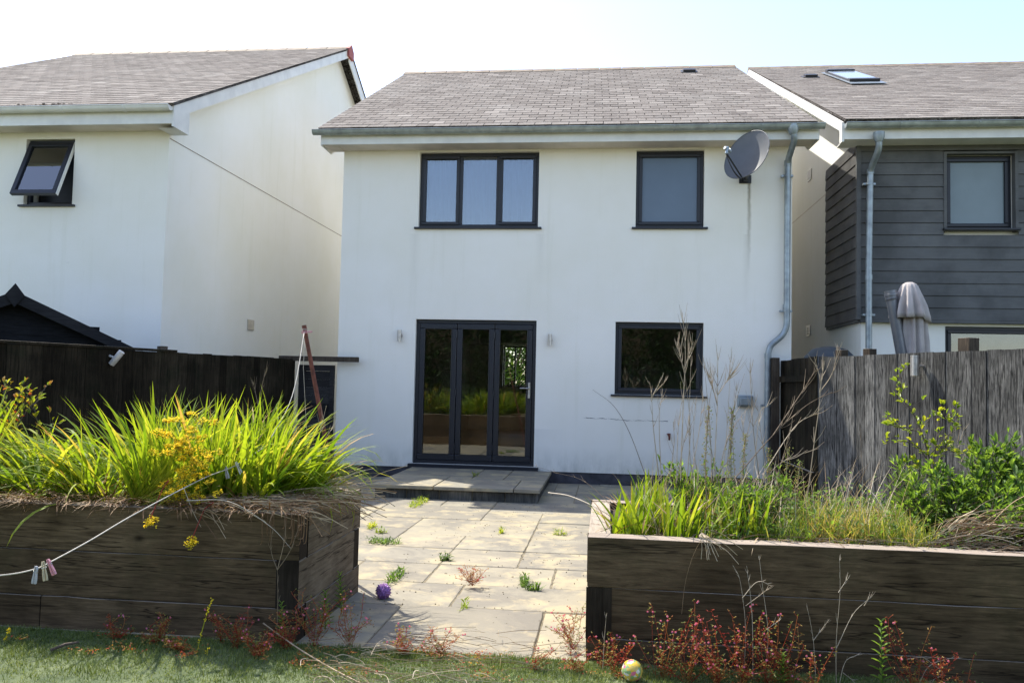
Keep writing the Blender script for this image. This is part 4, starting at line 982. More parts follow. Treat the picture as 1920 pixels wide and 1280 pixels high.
def leafy_shrub(name,label,cat,base,branches,mat,leafL,leafW,per,seed,tr=(.3,.9),group=None,droop=0,stemt=.3):
    rn=random.Random(seed); st=MB(); lf=MB()
    for pts,r,dens in branches:
        C=curve(pts,8); k=len(C); st.tube(C,[r*(1-.6*i/(k-1)) for i in range(k)],5,stemt)
        for i in range(max(1,k//6),k):
            for j in range(int(per*dens)):
                p=C[i]+Vector((rn.gauss(0,.008),rn.gauss(0,.008),rn.gauss(0,.008)))
                d=((C[min(i+1,k-1)]-C[i-1]).normalized()*.6+rdir(rn,.05)*.8).normalized(); L=leafL*rn.uniform(.5,1.15)
                if rn.random()<.45:   # short side shoot with a few leaves
                    l=rn.uniform(.02,.09); q=p+d*l; st.tube([p,q],.0015,3,stemt); 
                    for m_ in range(3): leaf(lf,q,(d+rdir(rn)*.8),(0,0,1),L,L*leafW,rn.uniform(*tr))
                else: leaf(lf,p,d,(rn.uniform(-.4,.4),rn.uniform(-.4,.4),1),L,L*leafW,rn.uniform(*tr))
    return plant(name,label,cat,base,[('stem',st,M['bark']),('leaves',lf,M[mat])],group)
# shrub with yellow and red leaves behind, far left
br=[]; rn=random.Random(41)
for i in range(20):
    b=Vector((rn.uniform(-4.5,-3.65),rn.uniform(-6.95,-6.75),ZB)); 
    tp=b+Vector((rn.uniform(-.25,.25),rn.uniform(-.1,.15),rn.uniform(.42,.78))); br.append(([b,(b+tp)/2+Vector((rn.uniform(-.06,.06),0,.05)),tp],.006,1.0))
leafy_shrub('shrub','low shrub with green, yellow and reddish leaves behind the left raised bed plants','shrub',(-4.1,-6.9,ZB),br,'shrub',.05,.5,2.2,42,(.15,1))

# yellow umbel plant
def umbel(mb,sb,c,r,rn,n=14,up=(0,0,1)):
    up=Vector(up).normalized(); s=up.orthogonal().normalized(); q=up.cross(s); root=c-up*r*1.0
    for i in range(n):
        a=rn.uniform(0,6.28); rr=r*math.sqrt(rn.random()); p=c+(s*math.cos(a)+q*math.sin(a))*rr+up*(-.25*rr*rr/r+rn.uniform(-.004,.004)); sb.tube([root,p],.0008,3,.3,cap=False)
        for k in range(5):
            o=p+Vector((rn.gauss(0,.005),rn.gauss(0,.005),rn.gauss(0,.004))); z=rn.uniform(.003,.0055)
            mb.lathe(o,[(.0005,-z*.5),(z,0),(.0005,z*.6)],5,rn.random())
fl=MB(); sb=MB(); rn=random.Random(51)
b0=Vector((-2.72,-7.5,ZB))
for i in range(75):
    c=at(rn.gauss(350,27),rn.uniform(775,935),rn.uniform(-7.74,-7.55)); sb.tube(curve([b0,(b0+c)/2+Vector((rn.uniform(-.05,.05),-.03,-.02)),c-Vector((0,0,.03))],4),.0012,3,.9,cap=False)
    umbel(fl,sb,c,rn.uniform(.02,.034),rn,11,(rn.uniform(-.5,.5),-.5,.8))
for px,py in ((282,978),(360,1016)):
    c=at(px,py,-7.86); s0=at(px+22,py-60,-7.74); sb.tube(curve([b0,at(px+30,py-75,-7.66),s0,c+Vector((0,0,.02))],4),.003,5,.0,cap=False); umbel(fl,sb,c,.038,rn,34,(0,-.8,.5))
plant('yellow_umbel_plant','plant with small yellow flower umbels in front of the sword leaves','flower',b0,[('stem',sb,M['umbel_stem']),('flower',fl,M['yellow'])])

# dead stems among the left plants and by the gate
def deadstem(label,ptsl,Y,r=.0028,sub=6,L=.12,seed=1,t=.7,lv=1,name='dead_plant',group='dead plants standing in the raised beds',spread=.42,mat='twig'):
    rn=random.Random(seed); mb=MB(); first=None
    for pts in ptsl:
        P=[at(px,py,(Y if len(q)==0 else q[0])) for px,py,*q in pts]
        if first is None: first=P[0].copy()
        twigs(mb,rn,P,r,sub,L,lv,t,spread)
    return plant(name,label,'dead plant',first,[('stem',mb,M[mat])],group)
deadstem('dark dead branching stem above the right half of the left bed leaves',[[(478,790),(492,720),(500,690)],[(484,760),(475,715)]],-6.75,.0022,7,.10,61,.25)
deadstem('pale dead stem with seed heads near the foot of the leaning pole',[[(590,860),(600,810),(612,760)],[(590,850),(625,800)]],-6.8,.002,8,.10,62,.8)
deadstem('forked pale stem hanging in front of the left bed corner',[[(519,1188),(521,1120),(520,1068)],[(520,1068),(508,1030),(512,985)],[(520,1068),(534,1010),(535,975)],[(520,1068),(545,1030),(562,980)]],-7.76,.0022,3,.05,63,.35)
deadstem('long dry leaf stalk bent over the front of the left bed',[[(350,938),(430,940),(505,985),(545,1027)]],-7.75,.003,0,.1,64,.95,0)
deadstem('thin pale stalk leaning in front of the umbel plant',[[(345,915),(360,955),(377,988)]],-7.74,.0022,0,.1,65,.9,0)

# ------------------------------------------------------------------ right bed
ZR_=.575
gp='sword leaved clumps in the right raised bed'
for i,(x,y) in enumerate([(.13,-7.42),(.29,-7.22),(.42,-7.46),(.60,-7.25),(.74,-7.42),(.24,-6.85),(.52,-6.8)]):
    sword_clump(x,y,46,(.14,.38),.020,(math.pi if i==0 else 0),1.6,.24 if i else .35,(.1,1.2),200+i,['leftmost front','leftmost middle','second front','right middle','rightmost front','left rear','right rear'][i]+' clump of fresh sword leaves in the right raised bed',gp,tb=.56,z=ZR_,rad=.11,dead=8)
S=[('tall branching dry stem in front of the lower window',[[(1276,900),(1281,760),(1285,655),(1279,585)],[(1284,690),(1300,640)],[(1284,700),(1268,640)]],-7.1,.0034,12,.15),
 ('dry stem with a forked tip below the lower window sill',[[(1236,900),(1225,800),(1222,745)],[(1222,745),(1240,710)],[(1223,750),(1218,715)],[(1222,742),(1250,712)]],-7.2,.0032,3,.07),
 ('pale feathery dry stem standing right of the lower window',[[(1338,900),(1345,760),(1346,660)],[(1346,740),(1372,700)],[(1345,760),(1330,700)]],-7.0,.003,16,.17),
 ('dry stem rising in front of the meter cover box',[[(1425,905),(1412,800),(1406,680)]],-6.8,.003,12,.12),
 ('long dry stalk leaning right across the dark fence panel',[[(1275,1005,-7.5),(1370,905,-7.3),(1450,815,-7.2),(1512,760,-7.1),(1560,735,-7.1)],[(1450,815,-7.2),(1500,740,-7.1),(1532,690,-7.1)]],-7.3,.0036,10,.16),
 ('lower dry stalk leaning right towards the grey fence',[[(1290,1010,-7.5),(1400,940,-7.3),(1460,870,-7.2),(1535,840,-7.1)],[(1430,890,-7.2),(1490,800,-7.1),(1530,775,-7.1)]],-7.3,.003,10,.15),
 ('upright dry stem with a forked head against the grey fence corner',[[(1512,945),(1524,850),(1538,730),(1527,668)],[(1537,735),(1560,700),(1572,650)],[(1537,735),(1545,680)]],-6.9,.0036,10,.12),
 ('thin dark curved stem arching left over the white wall',[[(1210,890),(1180,810),(1150,760),(1111,730)]],-7.2,.0022,0,.1),
 ('dense thicket of thin pale stems left of the seed spikes',[[(1240,905),(1236,780),(1244,740)],[(1288,905),(1294,800),(1284,700)],[(1300,905),(1292,820),(1296,660)],[(1322,905),(1327,780),(1341,690)],[(1335,905),(1331,800),(1319,670)],[(1352,905),(1362,820),(1372,650)],[(1360,905),(1374,780),(1396,700)],[(1378,905),(1374,800),(1382,720)],[(1390,905),(1400,820),(1420,740)],[(1412,905),(1424,780),(1440,760)],[(1268,905),(1272,800),(1284,720)],[(1345,905),(1365,820),(1405,760)],[(1255,905),(1264,830),(1262,790)],[(1310,900),(1300,830),(1305,745)],[(1295,900),(1312,800),(1318,735)],[(1270,900),(1282,830),(1295,800)],[(1345,905),(1330,820),(1318,740)],[(1365,905),(1372,800),(1380,735)]],-7.05,.0024,7,.12),
 ('sparse dry twigs leaning beside the downpipe foot',[[(1440,900),(1428,820),(1420,760)],[(1450,910),(1470,850),(1482,800)],[(1400,900),(1395,830),(1392,790)]],-6.7,.0024,9,.12),
 ('thin brown seedling stems against the grey fence boards',[[(1622,950),(1616,860),(1612,800)],[(1622,950),(1640,890),(1650,870)],[(1675,960),(1672,900),(1676,860)]],-6.5,.0018,5,.08),
 ('bare beige branch above the leafy weeds by the grey fence',[[(1810,930),(1795,830),(1783,765)],[(1797,840),(1808,800)],[(1800,870),(1815,840)]],-6.7,.003,4,.08)]
for i,(lb,pp,Y,r_,sub,L) in enumerate(S):
    deadstem(lb,pp,Y,r_,sub,L,300+i,.15 if 'dark' in lb or 'brown' in lb else .60,1)
mb=MB(); P=[at(1168,985,-7.0),at(1125,955,-7.0),at(1070,930,-6.9),at(1028,923,-6.8)]; mb.tube(curve(P),.003,4,.95)
plant('dead_plant','pale bent stalk reaching left out of the right bed over the paving','dead plant',P[0],[('stem',mb,M['twig'])],'dead plants standing in the raised beds')
mb=MB(); P=[at(1178,980,-6.9),at(1100,905,-6.7),at(1040,885,-6.6),at(1000,872,-6.5)]; rn=random.Random(8); twigs(mb,rn,P,.002,6,.08,1,.3)
plant('dead_plant','thin dark twig reaching from the right bed towards the door step','dead plant',P[0],[('stem',mb,M['twig'])],'dead plants standing in the raised beds')
# yellow green seed spikes
for i,(lb,px,y0,y1,Y) in enumerate([('tall yellow green seed spike left of the meter cover box',1330,905,762,-7.0),('yellow green seed spike beneath the meter cover box',1372,905,765,-7.05),('short seed spike between the dry stems and the downpipe',1398,900,815,-6.9),
    ('orange tipped seed spike in front of the dark fence panel',1478,950,842,-6.9),('leaning seed spike near the grey fence corner',1500,950,865,-6.8),('small seed spike at the foot of the downpipe',1440,920,840,-6.8)]):
    rn=random.Random(400+i); st=MB(); sd=MB(); a=at(px+rn.uniform(-12,12),y0+60,Y); b=at(px,y1,Y); C=curve([a,(a+b)/2+Vector((rn.uniform(-.03,.03),0,0)),b],14); st.tube(C,.003,4,.4)
    for k in range(len(C)//4,len(C)):
        for j in range(9):
            o=C[k]+Vector((rn.gauss(0,.011),rn.gauss(0,.011),rn.gauss(0,.006))); z=rn.uniform(.002,.005); sd.lathe(o,[(.0005,-z),(z,0),(.0005,z)],4,rn.uniform(.2,.95))
    plant('seed_spike',lb,'seed spike',a,[('stem',st,M['twig']),('seed_head',sd,M['grass_y'])],'seed spikes in the right raised bed')
# yellowish grass tufts
for i,(px,Y,n) in enumerate([(1465,-7.45,60),(1520,-7.2,70),(1580,-7.4,80),(1640,-7.25,80),(1690,-7.45,70),(1560,-6.9,70),(1650,-6.8,60),(1480,-6.8,60),(1710,-7.0,50)]):
    x=at(px,960,Y).x; mb=MB(); rn=random.Random(500+i)
    for k in range(n*5):
        a=rn.uniform(0,6.28); rr=.17*math.sqrt(rn.random()); blade(mb,rn,(x+rr*math.cos(a),Y+rr*math.sin(a)*.7,ZR_-.01),rn.uniform(0,6.28),abs(rn.gauss(.3,.35)),rn.uniform(.1,1.3),rn.uniform(.08,.20+.05*(i%3)),.005,5,min(1,max(0,rn.gauss([.2,.4,.7,.15,.5,.3,.75,.2,.35][i],.26))),1.4,rn.uniform(-1,1))
    plant('grass_tuft',['green and yellow','pale yellow','dry orange tinted','mostly green','straw yellow','rear yellowing','rear tawny','rear left greenish','rearmost right yellowing'][i]+' grass tuft '+['beside the seed spikes','third from the left by the rim','in the middle of the bed front','fourth along the rim','left of the bushy weed','by the grey fence foot','right of the fence corner','behind the seed spikes','beside the narrow leaved weed'][i],'grass tuft',(x,Y,ZR_),[('blades',mb,M['grass_y'])],'yellowing grass tufts in the right raised bed')
# leafy ground cover between
mb=MB(); rn=random.Random(71)
for i in range(11500):
    x=rn.uniform(.55,5.0); y=rn.uniform(-7.56,-6.4); d=rdir(rn,.2); leaf(mb,(x,y,ZR_+abs(rn.gauss(0,.10))),d,(0,0,1),rn.uniform(.018,.045),rn.uniform(.008,.02),rn.uniform(0,.9))
tag(mb.build('ground_cover',M['leafy']),'low green leafy ground cover between the weeds in the right raised bed','ground cover',None,'stuff')
mb=MB(); rn=random.Random(72)
for i in range(420):
    x=rn.uniform(.6,4.0); y=rn.uniform(-7.62,-7.35); a=rn.gauss(.0,.5); l=rn.uniform(.05,.22); p=Vector((x,y,.6+rn.random()*.03)); e=Vector((math.cos(a),math.sin(a)*.5,rn.uniform(-.05,.15)))*l
    mb.tube([p,p+e*.5+Vector((0,rn.uniform(-.01,.01),.01)),p+e],rn.uniform(.001,.002),3,rn.random(),cap=False)
for i in range(260):
    p=at(rn.uniform(1740,1960),rn.uniform(985,1030),rn.uniform(-7.55,-7.3)); a=rn.gauss(.35,.3); l=rn.uniform(.15,.4); e=Vector((math.cos(a),rn.uniform(-.3,.3),math.sin(a)*.6))*l; p.z=max(p.z,.6)
    mb.tube(curve([p,p+e*.5+Vector((0,0,.03)),p+e],4),rn.uniform(.0012,.0026),3,rn.random(),cap=False)
for i in range(420):
    x=rn.uniform(.2,1.6); y=rn.uniform(-7.5,-6.5); blade(mb,rn,(x,y,ZR_),rn.gauss(.4,1.4),abs(rn.gauss(.35,.3)),rn.uniform(.1,1.1),rn.uniform(.15,.5),.0035,6,rn.uniform(.3,1),1.4,rn.uniform(-1,1))
tag(mb.build('straw_litter',M['straw']),'dry straw lying along the front edge of the right raised bed','straw',None,'stuff')
mb=MB(); rn=random.Random(73)
p0=at(1318,1005,-7.72); 
for i in range(14):
    e=Vector((rn.uniform(-.03,.2),-.02,-rn.uniform(.04,.13))); mb.tube(curve([p0+Vector((0,.05,.01)),p0+Vector((rn.uniform(-.02,.03),-.02,.0)),p0+e*.6+Vector((0,0,.02)),p0+e],4),.0016,3,.85,cap=False)
P=[p0,at(1300,1040,-7.74),at(1285,1090,-7.74),at(1278,1150,-7.75)]; mb.tube(curve(P),.0014,3,.4,cap=False)
plant('straw_tuft','tuft of pale dry roots hanging over the rim of the right bed','straw',p0,[('stem',mb,M['straw'])])
# oval leaved shrub and the big leafy weeds
b=Vector((at(1740,980,-6.85).x,-6.85,ZR_)); Y=-6.85
brs=[([b,at(1745,880,Y),at(1720,790,Y-.05),at(1690,740,Y-.05),at(1694,690,Y-.05)],.006,1.0),([b,at(1750,870,Y),at(1760,800,Y),at(1755,770,Y)],.005,.8),([at(1745,870,Y),at(1710,830,Y),at(1655,830,Y-.1)],.004,1.1),
     ([at(1730,810,Y),at(1690,800,Y),at(1670,790,Y)],.003,1.2),([at(1745,850,Y),at(1790,800,Y),at(1770,775,Y)],.003,1.0),([at(1750,900,Y),at(1720,870,Y),at(1690,900,Y)],.004,1.0),([at(1750,860,Y),at(1765,840,Y),at(1800,850,Y)],.003,1)]
leafy_shrub('shrub','young shrub with oval yellow green leaves against the grey fence','shrub',b,brs,'lime',.038,.55,2.0,81,(.2,1))
def weed(name,label,base,h,spread,n,L,Wf,seed,tr=(.2,.95),mat='leafy',group=None):
    rn=random.Random(seed); br=[]
    for i in range(n):
        a=rn.uniform(0,6.28); rr=spread*math.sqrt(rn.random()); tp=Vector(base)+Vector((rr*math.cos(a),rr*math.sin(a)*.6,h*rn.uniform(.45,1.0))); b=Vector(base)+Vector((rr*.4*math.cos(a),rr*.3*math.sin(a),0)); 
        br.append(([b,(b+tp)/2+Vector((rn.uniform(-.03,.03),rn.uniform(-.03,.03),.03)),tp],.0045,1.0))
    return leafy_shrub(name,label,'weed',base,br,mat,L,Wf,2.4,seed,tr,group)
for i,(lb,px,py,Y,h,sp,n,L,W_) in enumerate([
    ('bushy green weed at the foot of the young oval leaved shrub',1745,1000,-7.2,.36,.17,14,.055,.34),
    ('broad bushy green weed in front of the grey fence near the right edge',1840,1000,-7.1,.42,.26,22,.065,.36),
    ('tall leafy thistle like weed arching over at the right edge of the photo',1880,1000,-6.8,.58,.20,18,.07,.32),
    ('low leafy weed at the right end of the raised bed beside dry straw',1910,1030,-7.4,.26,.2,16,.055,.35),
    ('narrow leaved green weed just left of the young shrub',1705,990,-6.9,.42,.10,8,.06,.2),
    ('low dark leaved weed behind the fresh green sword leaves',1390,980,-7.3,.26,.16,12,.05,.35),
    ('leafy weed among the dry stems near the lower window',1300,950,-6.9,.34,.2,12,.05,.3),
    ('small bright leafy weed between seed spikes and grass',1440,960,-7.0,.28,.14,12,.045,.35)]):
    x=at(px,py,Y).x; weed('leafy_weed',lb,(x,Y,ZR_),h,sp,n,L,W_,600+i)
# curled thistle stem
mb=MB(); rn=random.Random(88); Y=-6.9; C=curve([at(1830,960,Y),at(1838,880,Y),at(1870,852,Y),at(1905,870,Y),at(1925,900,Y)],8); mb.tube(C,.006,6,.9)
for p in C:
    for k in range(5): leaf(mb,p,rdir(rn),(0,0,1),rn.uniform(.03,.07),rn.uniform(.012,.022),rn.uniform(.4,1))
plant('thistle','thick pale arching thistle stem among the green weeds at the right','thistle',C[0],[('stem',mb,M['leafy'])])

# ------------------------------------------------------------------ foreground weeds
def herb(label,px,py,Y,n,h,seed,sp=.09,group='red leaved herb robert weeds on the lawn edge',fl=.6,tb=None,z=0.0):
    rn=random.Random(seed); x=at(px,py,Y).x; base=Vector((x,Y,z)); st=MB(); lf=MB(); fw=MB()
    for i in range(n):
        a=rn.uniform(0,6.28); hh=h*rn.uniform(.25,1.35); tp=base+Vector((math.cos(a)*sp*rn.uniform(.3,1.5),math.sin(a)*sp*.6,hh)); mid=(base+tp)/2+Vector((rn.gauss(0,.02),rn.gauss(0,.01),.01))
        C=curve([base+Vector((rn.gauss(0,.01),0,0)),mid,tp],6); st.tube(C,.0013,3,rn.uniform(0,.5),cap=False)
        tone=rn.choice([.05,.25,.45,.58,.66,.75,.85,.97]) if tb is None else tb
        for k in range(2,len(C)):
            for j in range(rn.choice([1,2,2])):
                d=rdir(rn,.1); l=rn.uniform(.008,.032); q=C[k]+d*l; st.tube([C[k],q],.0007,3,.2,cap=False)
                for m_ in range(3): leaf(lf,q,rdir(rn,.1),(0,0,1),rn.uniform(.005,.012),rn.uniform(.003,.007),min(1,max(0,rn.gauss(tone,.16))))
        if rn.random()<fl:
            for m_ in range(rn.choice([1,1,2])):
                c=tp+Vector((rn.gauss(0,.01),rn.gauss(0,.008),rn.uniform(0,.012)))
                for q_ in range(5):
                    aa=q_*1.2566; leaf(fw,c,(math.cos(aa),-.5,math.sin(aa)),(0,-1,.2),.0062,.005,rn.random(),.05)
    pr=[('stem',st,M['herb']),('leaves',lf,M['herb'])]+([('flower',fw,M['pink'])] if fw.f else [])
    return plant('herb_robert',label,'weed',base,pr,group)
hb=[('small herb robert with red leaves at the left corner of the right bed',1128,1240,-7.82,6,.14),('orange red herb robert left of the patterned ball',1160,1270,-7.9,8,.16),
 ('tall herb robert with pink flowers right of the patterned ball',1240,1280,-7.92,12,.26),('bushy green orange herb robert in front of the bed boards',1290,1280,-7.95,14,.27),
 ('dense red herb robert below the forked pale stem',1345,1280,-7.95,14,.24),('herb robert with many pink flowers before the middle bed joint',1395,1280,-7.92,14,.27),
 ('leaning herb robert with a long orange shoot',1440,1280,-7.92,12,.26),('red herb robert behind the young willowherb',1478,1280,-7.9,10,.20),
 ('single herb robert with few flowers below the bare twig',1530,1290,-7.95,6,.15),('tall spindly herb robert right of the big willowherb',1715,1285,-7.9,9,.28),
 ('low herb robert touching the curled twig at the right',1760,1290,-7.9,8,.18),('small herb robert at the far right of the bed foot',1810,1290,-7.9,5,.14),
 ('herb robert growing at the foot of the left bed corner',590,1215,-7.75,14,.22),('red herb robert on the shaded paving by the left bed',655,1220,-7.7,12,.20),
 ('sprawling herb robert where paving meets lawn',760,1250,-7.80,12,.13),('faded herb robert on the paving front edge',830,1250,-7.78,9,.11),
 ('orange herb robert in the lawn below the left bed boards',535,1220,-7.82,12,.16),('deep red herb robert in the middle of the left lawn',440,1240,-7.85,14,.15),
 ('red herb robert patch on the left lawn',290,1240,-7.85,12,.12),('tiny herb robert by the stick on the left lawn',215,1210,-7.82,6,.10),
 ('upright red herb robert stem before the left bed',415,1190,-7.78,5,.17),('low red rosette weed at the bottom of the left lawn',480,1270,-7.95,12,.09),('small red rosette weed near the yellow flower stalk',340,1275,-7.95,10,.07),
 ('pale herb robert against the left side of the right bed',1075,1140,-7.4,8,.15),('reddish herb robert at the joint by the right bed side',1078,1180,-7.55,8,.14),
 ('herb robert on the lawn right in front of the paving',1000,1265,-7.9,8,.10),('small herb robert left of the right bed front corner',1080,1270,-7.9,6,.09)]
for i,(lb,px,py,Y,n,h) in enumerate(hb): herb(lb,px,py,Y,n,h,700+i,sp=.06+h*.22)
herb('flowering weed with pale pink haze growing in a patio joint',885,1050,-6.3,14,.12,790,.10,'small weeds growing in the patio joints',.3,.45)
# willowherb
def willow(label,px,py0,py1,Y,seed,L=.07):
    rn=random.Random(seed); a=at(px,py0,Y); a.z=max(a.z,0) if py0>1200 else a.z; b=at(px+rn.uniform(-4,4),py1,Y); st=MB(); lf=MB(); C=curve([a,(a+b)/2,b],8); st.tube(C,.0025,5,.5)
    for k in range(1,len(C)):
        u=k/len(C)
        for j in range(2):
            az=k*1.57+j*3.14+rn.uniform(-.3,.3); leaf(lf,C[k],(math.cos(az),math.sin(az),.35+u*.5),(0,0,1),L*(1.1-u*.6)*rn.uniform(.8,1.1),L*.27*(1.1-u*.5),rn.uniform(.5,1),.3)
    return plant('willowherb',label,'weed',a,[('stem',st,M['leafy']),('leaves',lf,M['leafy'])],'upright green willowherb weeds')
willow('tall green willowherb standing before the right half of the bed',1655,1290,1165,-7.9,801)
willow('shorter green willowherb left of the tall one',1468,1290,1225,-7.92,802,.05)
willow('green willowherb against the side boards of the left bed',640,1150,1075,-7.2,803,.06)
willow('dark green willowherb at the foot of the left bed side',610,1180,1110,-7.45,804,.06)
willow('willowherb in shade at the left bed front corner',528,1215,1130,-7.76,805,.05)
# foreground dry stems before the right bed
F=[('dry stem with a kinked tip before the left part of the right bed',[[(1393,1280),(1398,1180),(1388,1090),(1375,1060)],[(1392,1120),(1420,1090),(1447,1098)]]),
 ('pale straight dry stem before the bed with a short side twig',[[(1432,1290),(1440,1190),(1430,1100),(1423,1040)],[(1436,1180),(1462,1162)]]),
 ('dry stem with a thick white side branch before the bed',[[(1412,1285),(1410,1150),(1400,1060)],[(1398,1135),(1425,1115),(1448,1097)]]),
 ('tall dry stem reaching nearly to the bed rim',[[(1568,1290),(1568,1200),(1575,1110),(1574,1040)],[(1572,1110),(1588,1085)],[(1568,1215),(1600,1150),(1632,1120)],[(1620,1135),(1632,1118)]]),
 ('short forked dry twig at the bottom of the photo',[[(1572,1290),(1585,1240),(1612,1225)],[(1580,1260),(1600,1275)]]),
 ('slender seedy stem right of the tall dry stem',[[(1530,1290),(1525,1200),(1512,1130)],[(1525,1200),(1555,1160)]]),
 ('curled bare twig lying against the right end of the bed',[[(1720,1290),(1740,1250),(1775,1235),(1800,1232)],[(1750,1245),(1768,1262),(1740,1278)],[(1700,1235),(1730,1232),(1750,1245)]]),
 ('thin seedy stem at the left corner of the right bed',[[(1130,1260),(1133,1200),(1137,1150)]])]
for i,(lb,pp) in enumerate(F): deadstem(lb,pp,-7.86,.0019,5,.05,820+i,.75,1,group='dead plants in front of the right raised bed')
# yellow flower stalks on the left lawn
for i,(lb,P) in enumerate([('tall pale stalk with small yellow flowers at the left lawn',[(352,1300),(372,1210),(385,1160),(398,1122)]),('short yellow flower stalk beside the tall one',[(368,1300),(382,1250),(390,1215)]),('yellow flower head at the left edge above the lawn',[(5,1210),(12,1190),(18,1178)])]):
    rn=random.Random(840+i); P=[at(px,py,-7.97) for px,py in P]; st=MB(); fw=MB(); C=curve(P,8); st.tube(C,.002,4,.9); 
    for k in range(len(C)//5,len(C)):
        if rn.random()<.55 or k>len(C)-4:
            for j in range(4): o=C[k]+Vector((rn.gauss(0,.004),rn.gauss(0,.004),rn.gauss(0,.004))); z=rn.uniform(.002,.0045); fw.lathe(o,[(.0005,-z),(z,0),(.0005,z)],5,rn.random())
    plant('wild_flower',lb,'flower',P[0],[('stem',st,M['lime']),('flower',fw,M['yellow'])],'yellow flowered stalks on the lawn')
# patio joint weeds
for i,(lb,px,py,r_,n,tb) in enumerate([('green weed tuft on the paving just below the step',785,945,.16,170,.6),('green weed clump on the patio beside the left bed end',720,1020,.10,110,.5),('weed tuft in the joint above the purple ball',742,1085,.09,100,.45),
  ('small weed at the foot of the herb robert in the patio joint',835,1052,.03,50,.2),('weed tuft in the joint near the middle of the paving',983,1095,.05,70,.4),('upright green weed in the joint left of the right bed',998,1108,.035,60,.45),
  ('tiny yellow green weed in the back patio joint',940,1000,.03,30,.8),('tiny weed in the patio joint left of the right bed rear',1050,1003,.04,40,.7),('pale moss tuft at the left of the patio below the straw',698,990,.05,50,.8),('weed sprig on the left of the patio near the bed',715,1000,.04,40,.6),('small weed at the front joint of the patio',870,1142,.03,25,.6),('weed on the door step platform joint',892,893,.03,20,.6)]):
    z=.15 if 'platform' in lb else -.02; c=atz(px,py,z); mb=MB(); rn=random.Random(860+i)
    for k in range(int(n*1.7)):
        a=rn.uniform(0,6.28); rr=r_*math.sqrt(rn.random()); p=(c.x+rr*math.cos(a)*(1.5 if i%2 else .45),c.y+rr*math.sin(a)*(.6 if i%2 else 2.4),z)
        if rn.random()<.5: blade(mb,rn,p,rn.uniform(0,6.28),rn.uniform(.1,1),rn.uniform(.2,1),rn.uniform(.03,.10),.006,4,min(1,max(0,rn.gauss(tb,.2))),1.3,rn.uniform(-1,1))
        else: leaf(mb,Vector(p)+Vector((0,0,rn.uniform(0,.05))),rdir(rn,.3),(0,0,1),rn.uniform(.018,.04),rn.uniform(.009,.017),min(1,max(0,rn.gauss(tb,.2))))
    plant('joint_weed',lb,'weed',c,[('leaves',mb,M['lime'] if tb>.55 else M['leafy'])],'small weeds growing in the patio joints')
mb=MB(); rn=random.Random(880)       # crumbs of moss and grit in the joints
for i in range(900):
    x=rn.choice([-4.55+.3*k for k in range(24)]) if rn.random()<.5 else rn.uniform(-1.6,0); y=rn.uniform(-7.7,-2.2) if rn.random()<.5 else -7.715+.3*rn.randrange(19)
    z=rn.uniform(.002,.006); mb.lathe((x+rn.gauss(0,.012),y+rn.gauss(0,.012),-.010),[(.0005,-z),(z,0),(.0005,z*.8)],5,rn.random())
tag(mb.build('grit',M['joint']),'moss crumbs and grit in the paving joints','grit',None,'stuff')

# straw on the lawn edge
mb=MB(); rn=random.Random(901)
for i in range(170):
    px=rn.uniform(560,980); py=rn.uniform(1195,1290)-.1*abs(px-640)*(rn.random()); c=atz(px,py,.012+rn.random()*.05); a=rn.gauss(-.35,.45); l=rn.uniform(.06,.34); e=Vector((math.cos(a),math.sin(a)*.8,rn.uniform(-.02,.12)))*l
    mb.tube(curve([c,c+e*.5+Vector((rn.gauss(0,.01),rn.gauss(0,.01),.01)),c+e],4),rn.uniform(.0009,.002),3,rn.uniform(.3,1),cap=False)
P=[atz(490,1165,.08),atz(560,1215,.05),atz(640,1262,.03),atz(720,1300,.02)]; mb.tube(curve(P),.0035,5,.6)
tag(mb.build('lawn_straw',M['straw']),'dry straw and twigs scattered where the lawn meets the paving','straw',None,'stuff')
import mathutils
# artificial turf blades
mb=MB(); rn=random.Random(902)
for i in range(60000):
    x=rn.uniform(-3.3,2.6); y=-7.73-abs(rn.betavariate(1,2.2))*.9; a=rn.uniform(0,6.28); cl2=mathutils.noise.noise((x*5,y*5,0)); h=rn.uniform(.010,.026)*(1+.7*cl2); w_=.0019; dx=rn.gauss(.003,.009); dy=rn.gauss(0,.009)
    b=len(mb.v); mb.v+=[(x-w_*math.cos(a),y-w_*math.sin(a),0),(x+w_*math.cos(a),y+w_*math.sin(a),0),(x+dx,y+dy,h)]; mb.f.append((b,b+1,b+2)); mb.t.append(min(1,max(0,rn.gauss(.45+.5*mathutils.noise.noise((x*2.2,y*2.2,4)),.28)))); mb.m.append(0)
tag(mb.build('turf_pile',M['turf_blade']),'short artificial grass pile of the lawn','artificial grass',None,'stuff')
# small weeds and debris in the lawn
mb=MB(); rn=random.Random(905)
for i in range(60):
    cx=rn.uniform(-3.2,-.0) if rn.random()<.8 else rn.uniform(-.1,2); cy=-7.74-rn.random()*.4
    for k in range(rn.randrange(8,40)):
        p=(cx+rn.gauss(0,.03),cy+rn.gauss(0,.02),.012+rn.random()*.02); leaf(mb,p,rdir(rn,.1),(0,0,1),rn.uniform(.008,.02),rn.uniform(.005,.01),rn.uniform(.2,1) if i%3 else rn.uniform(0,.5))
tag(mb.build('lawn_weeds',M['herb']),'small red and green creeping weeds scattered through the artificial lawn','ground cover',None,'stuff')
# stick
mb=MB(); a=atz(95,1218,.02); b=atz(148,1203,.03); mb.tube([a,(a+b)/2+Vector((0,0,.008)),b],[.007,.008,.005],6,.5); plant('stick','short brown stick lying on the left lawn','stick',a,[('stick',mb,M['bark'])])

